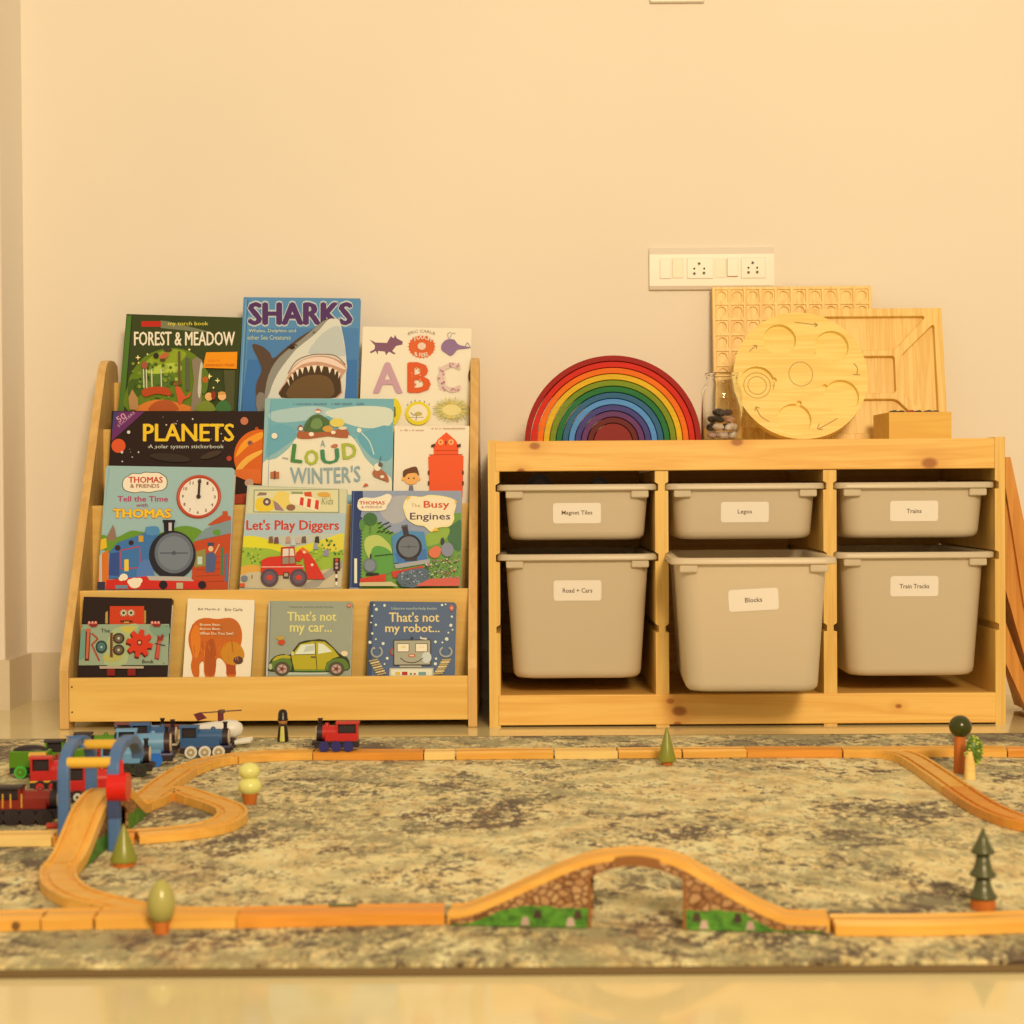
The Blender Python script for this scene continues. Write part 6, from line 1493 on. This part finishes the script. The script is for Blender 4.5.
for x in (-0.04, -0.032, -0.022, -0.012, 0.002): MB().box((x - .0008, -0.0136, 0.022), (x + .0008, -0.0128, 0.040), GOLD).build('gold_stripe', t)
engine('red toy engine facing right under the gantry rollers', 94, 801, 0.15, RED, CHAS, WHT, L=0.075, H=0.050, roof=DRD, stripe=DRD)
engine('yellow topped red toy engine peeping out between the green wagon and the gantry', 52, 784, 0.2, DRD, CHAS, DRD, L=0.062, H=0.046, roof=GOLD, band=GOLD)
engine('dark toy engine with a pale front directly behind the gantry arch', 127, 776, 0.12, LBL, paint((44, 50, 24), 0.4), CHAS, L=0.075, H=0.050, stripe=CHAS, r=0.0105, band=CHAS)
engine('light blue toy engine with bright blue wheels behind the gantry', 145, 766, 0.14, LBL, BLW, BLW, L=0.085, H=0.058, n=2, stripe=paint((110, 96, 110), 0.4), r=0.0105, band=paint((60, 30, 26), 0.4))
engine('dark blue toy engine half hidden between the light blue and the mid blue engines', 155, 753.5, 0.08, MBL, WHT, CHAS, L=0.075, H=0.050, stripe=SMOKE, band=paint((60, 26, 24), 0.4), cab=.4)
engine('mid blue toy engine with cream spoked wheels in front of the helicopter', 206, 757, 0.06, MBL, WHT, paint((190, 150, 90), 0.5), L=0.080, H=0.051, r=0.0098, stripe=paint((90, 80, 90), 0.4), band=CHAS)
engine('blue grey toy engine farthest back in the row by the bookcase', 142, 750, 0.1, paint((96, 130, 146), 0.4, .9), CHAS, CHAS, L=0.085, H=0.046, roof=paint((120, 60, 50), 0.4))
# helicopter
p = ground(212, 748, ZR); k = p.y / F
t = thing('toy_helicopter', 'white toy helicopter with a brown rotor behind the mid blue engine', 'toy helicopter', (p.x, p.y, ZR + 0.0002))
CRM = paint((236, 210, 164), 0.35, .9); BRN = paint((110, 70, 50), 0.4); MAR = paint((120, 44, 40), 0.4)
MB().lathe([(0, -30 * k), (3.4 * k, -29 * k), (5.4 * k, -14 * k), (8.5 * k, 8 * k), (9.5 * k, 18 * k), (8.5 * k, 25 * k), (5 * k, 30 * k), (0, 31.5 * k)], CRM, seg=24, M=Matrix.Translation((0, 0, 19 * k)) @ Matrix.Rotation(PI / 2, 4, 'Y')).build('fuselage', t)
MB().rod((-26 * k, 0, 21 * k), (-50 * k, 0, 23 * k), 2.6 * k, MAR, 14, 1.6 * k).build('tail_boom', t)
MB().prism([(-14 * k, 27 * k), (-18 * k, 34 * k), (-11 * k, 36 * k), (-5 * k, 30 * k)], -1.2 * k, 1.2 * k, MAR).build('tail_fin', t)
MB().rod((9 * k, 0, 26 * k), (9 * k, 0, 37 * k), 3 * k, MAR, 14).build('rotor_mast', t)
ro_ = MB(); ro_.box((-20 * k, -1.3 * k, 0), (20 * k, 1.3 * k, 1 * k), BRN); ro_.rod((0, 0, -1 * k), (0, 0, 2.2 * k), 3.4 * k, BRN, 16)
ro_.build('rotor', t, loc=(10 * k, 0, 36 * k), rot=(0, -0.06, 0))
MB().rod((20 * k, -9.6 * k, 6 * k), (20 * k, 9.6 * k, 6 * k), 1.4 * k, CHAS, 10).build('axle', t)
for y in (-8, 8):
    for x in (-10, 20): MB().rod((x * k, y * k - 1.4 * k, 4 * k), (x * k, y * k + 1.4 * k, 4 * k), 4 * k, CHAS, 16).build('wheel', t)
MB().box((-12 * k, -7 * k, 3 * k), (22 * k, 7 * k, 11 * k), CHAS).build('chassis', t, bevel=0.001)
for y in (-6, 6): MB().rod((24 * k, y * k, 6 * k), (40 * k, y * k, 8 * k), 2.4 * k, CRM, 12).build('skid', t)
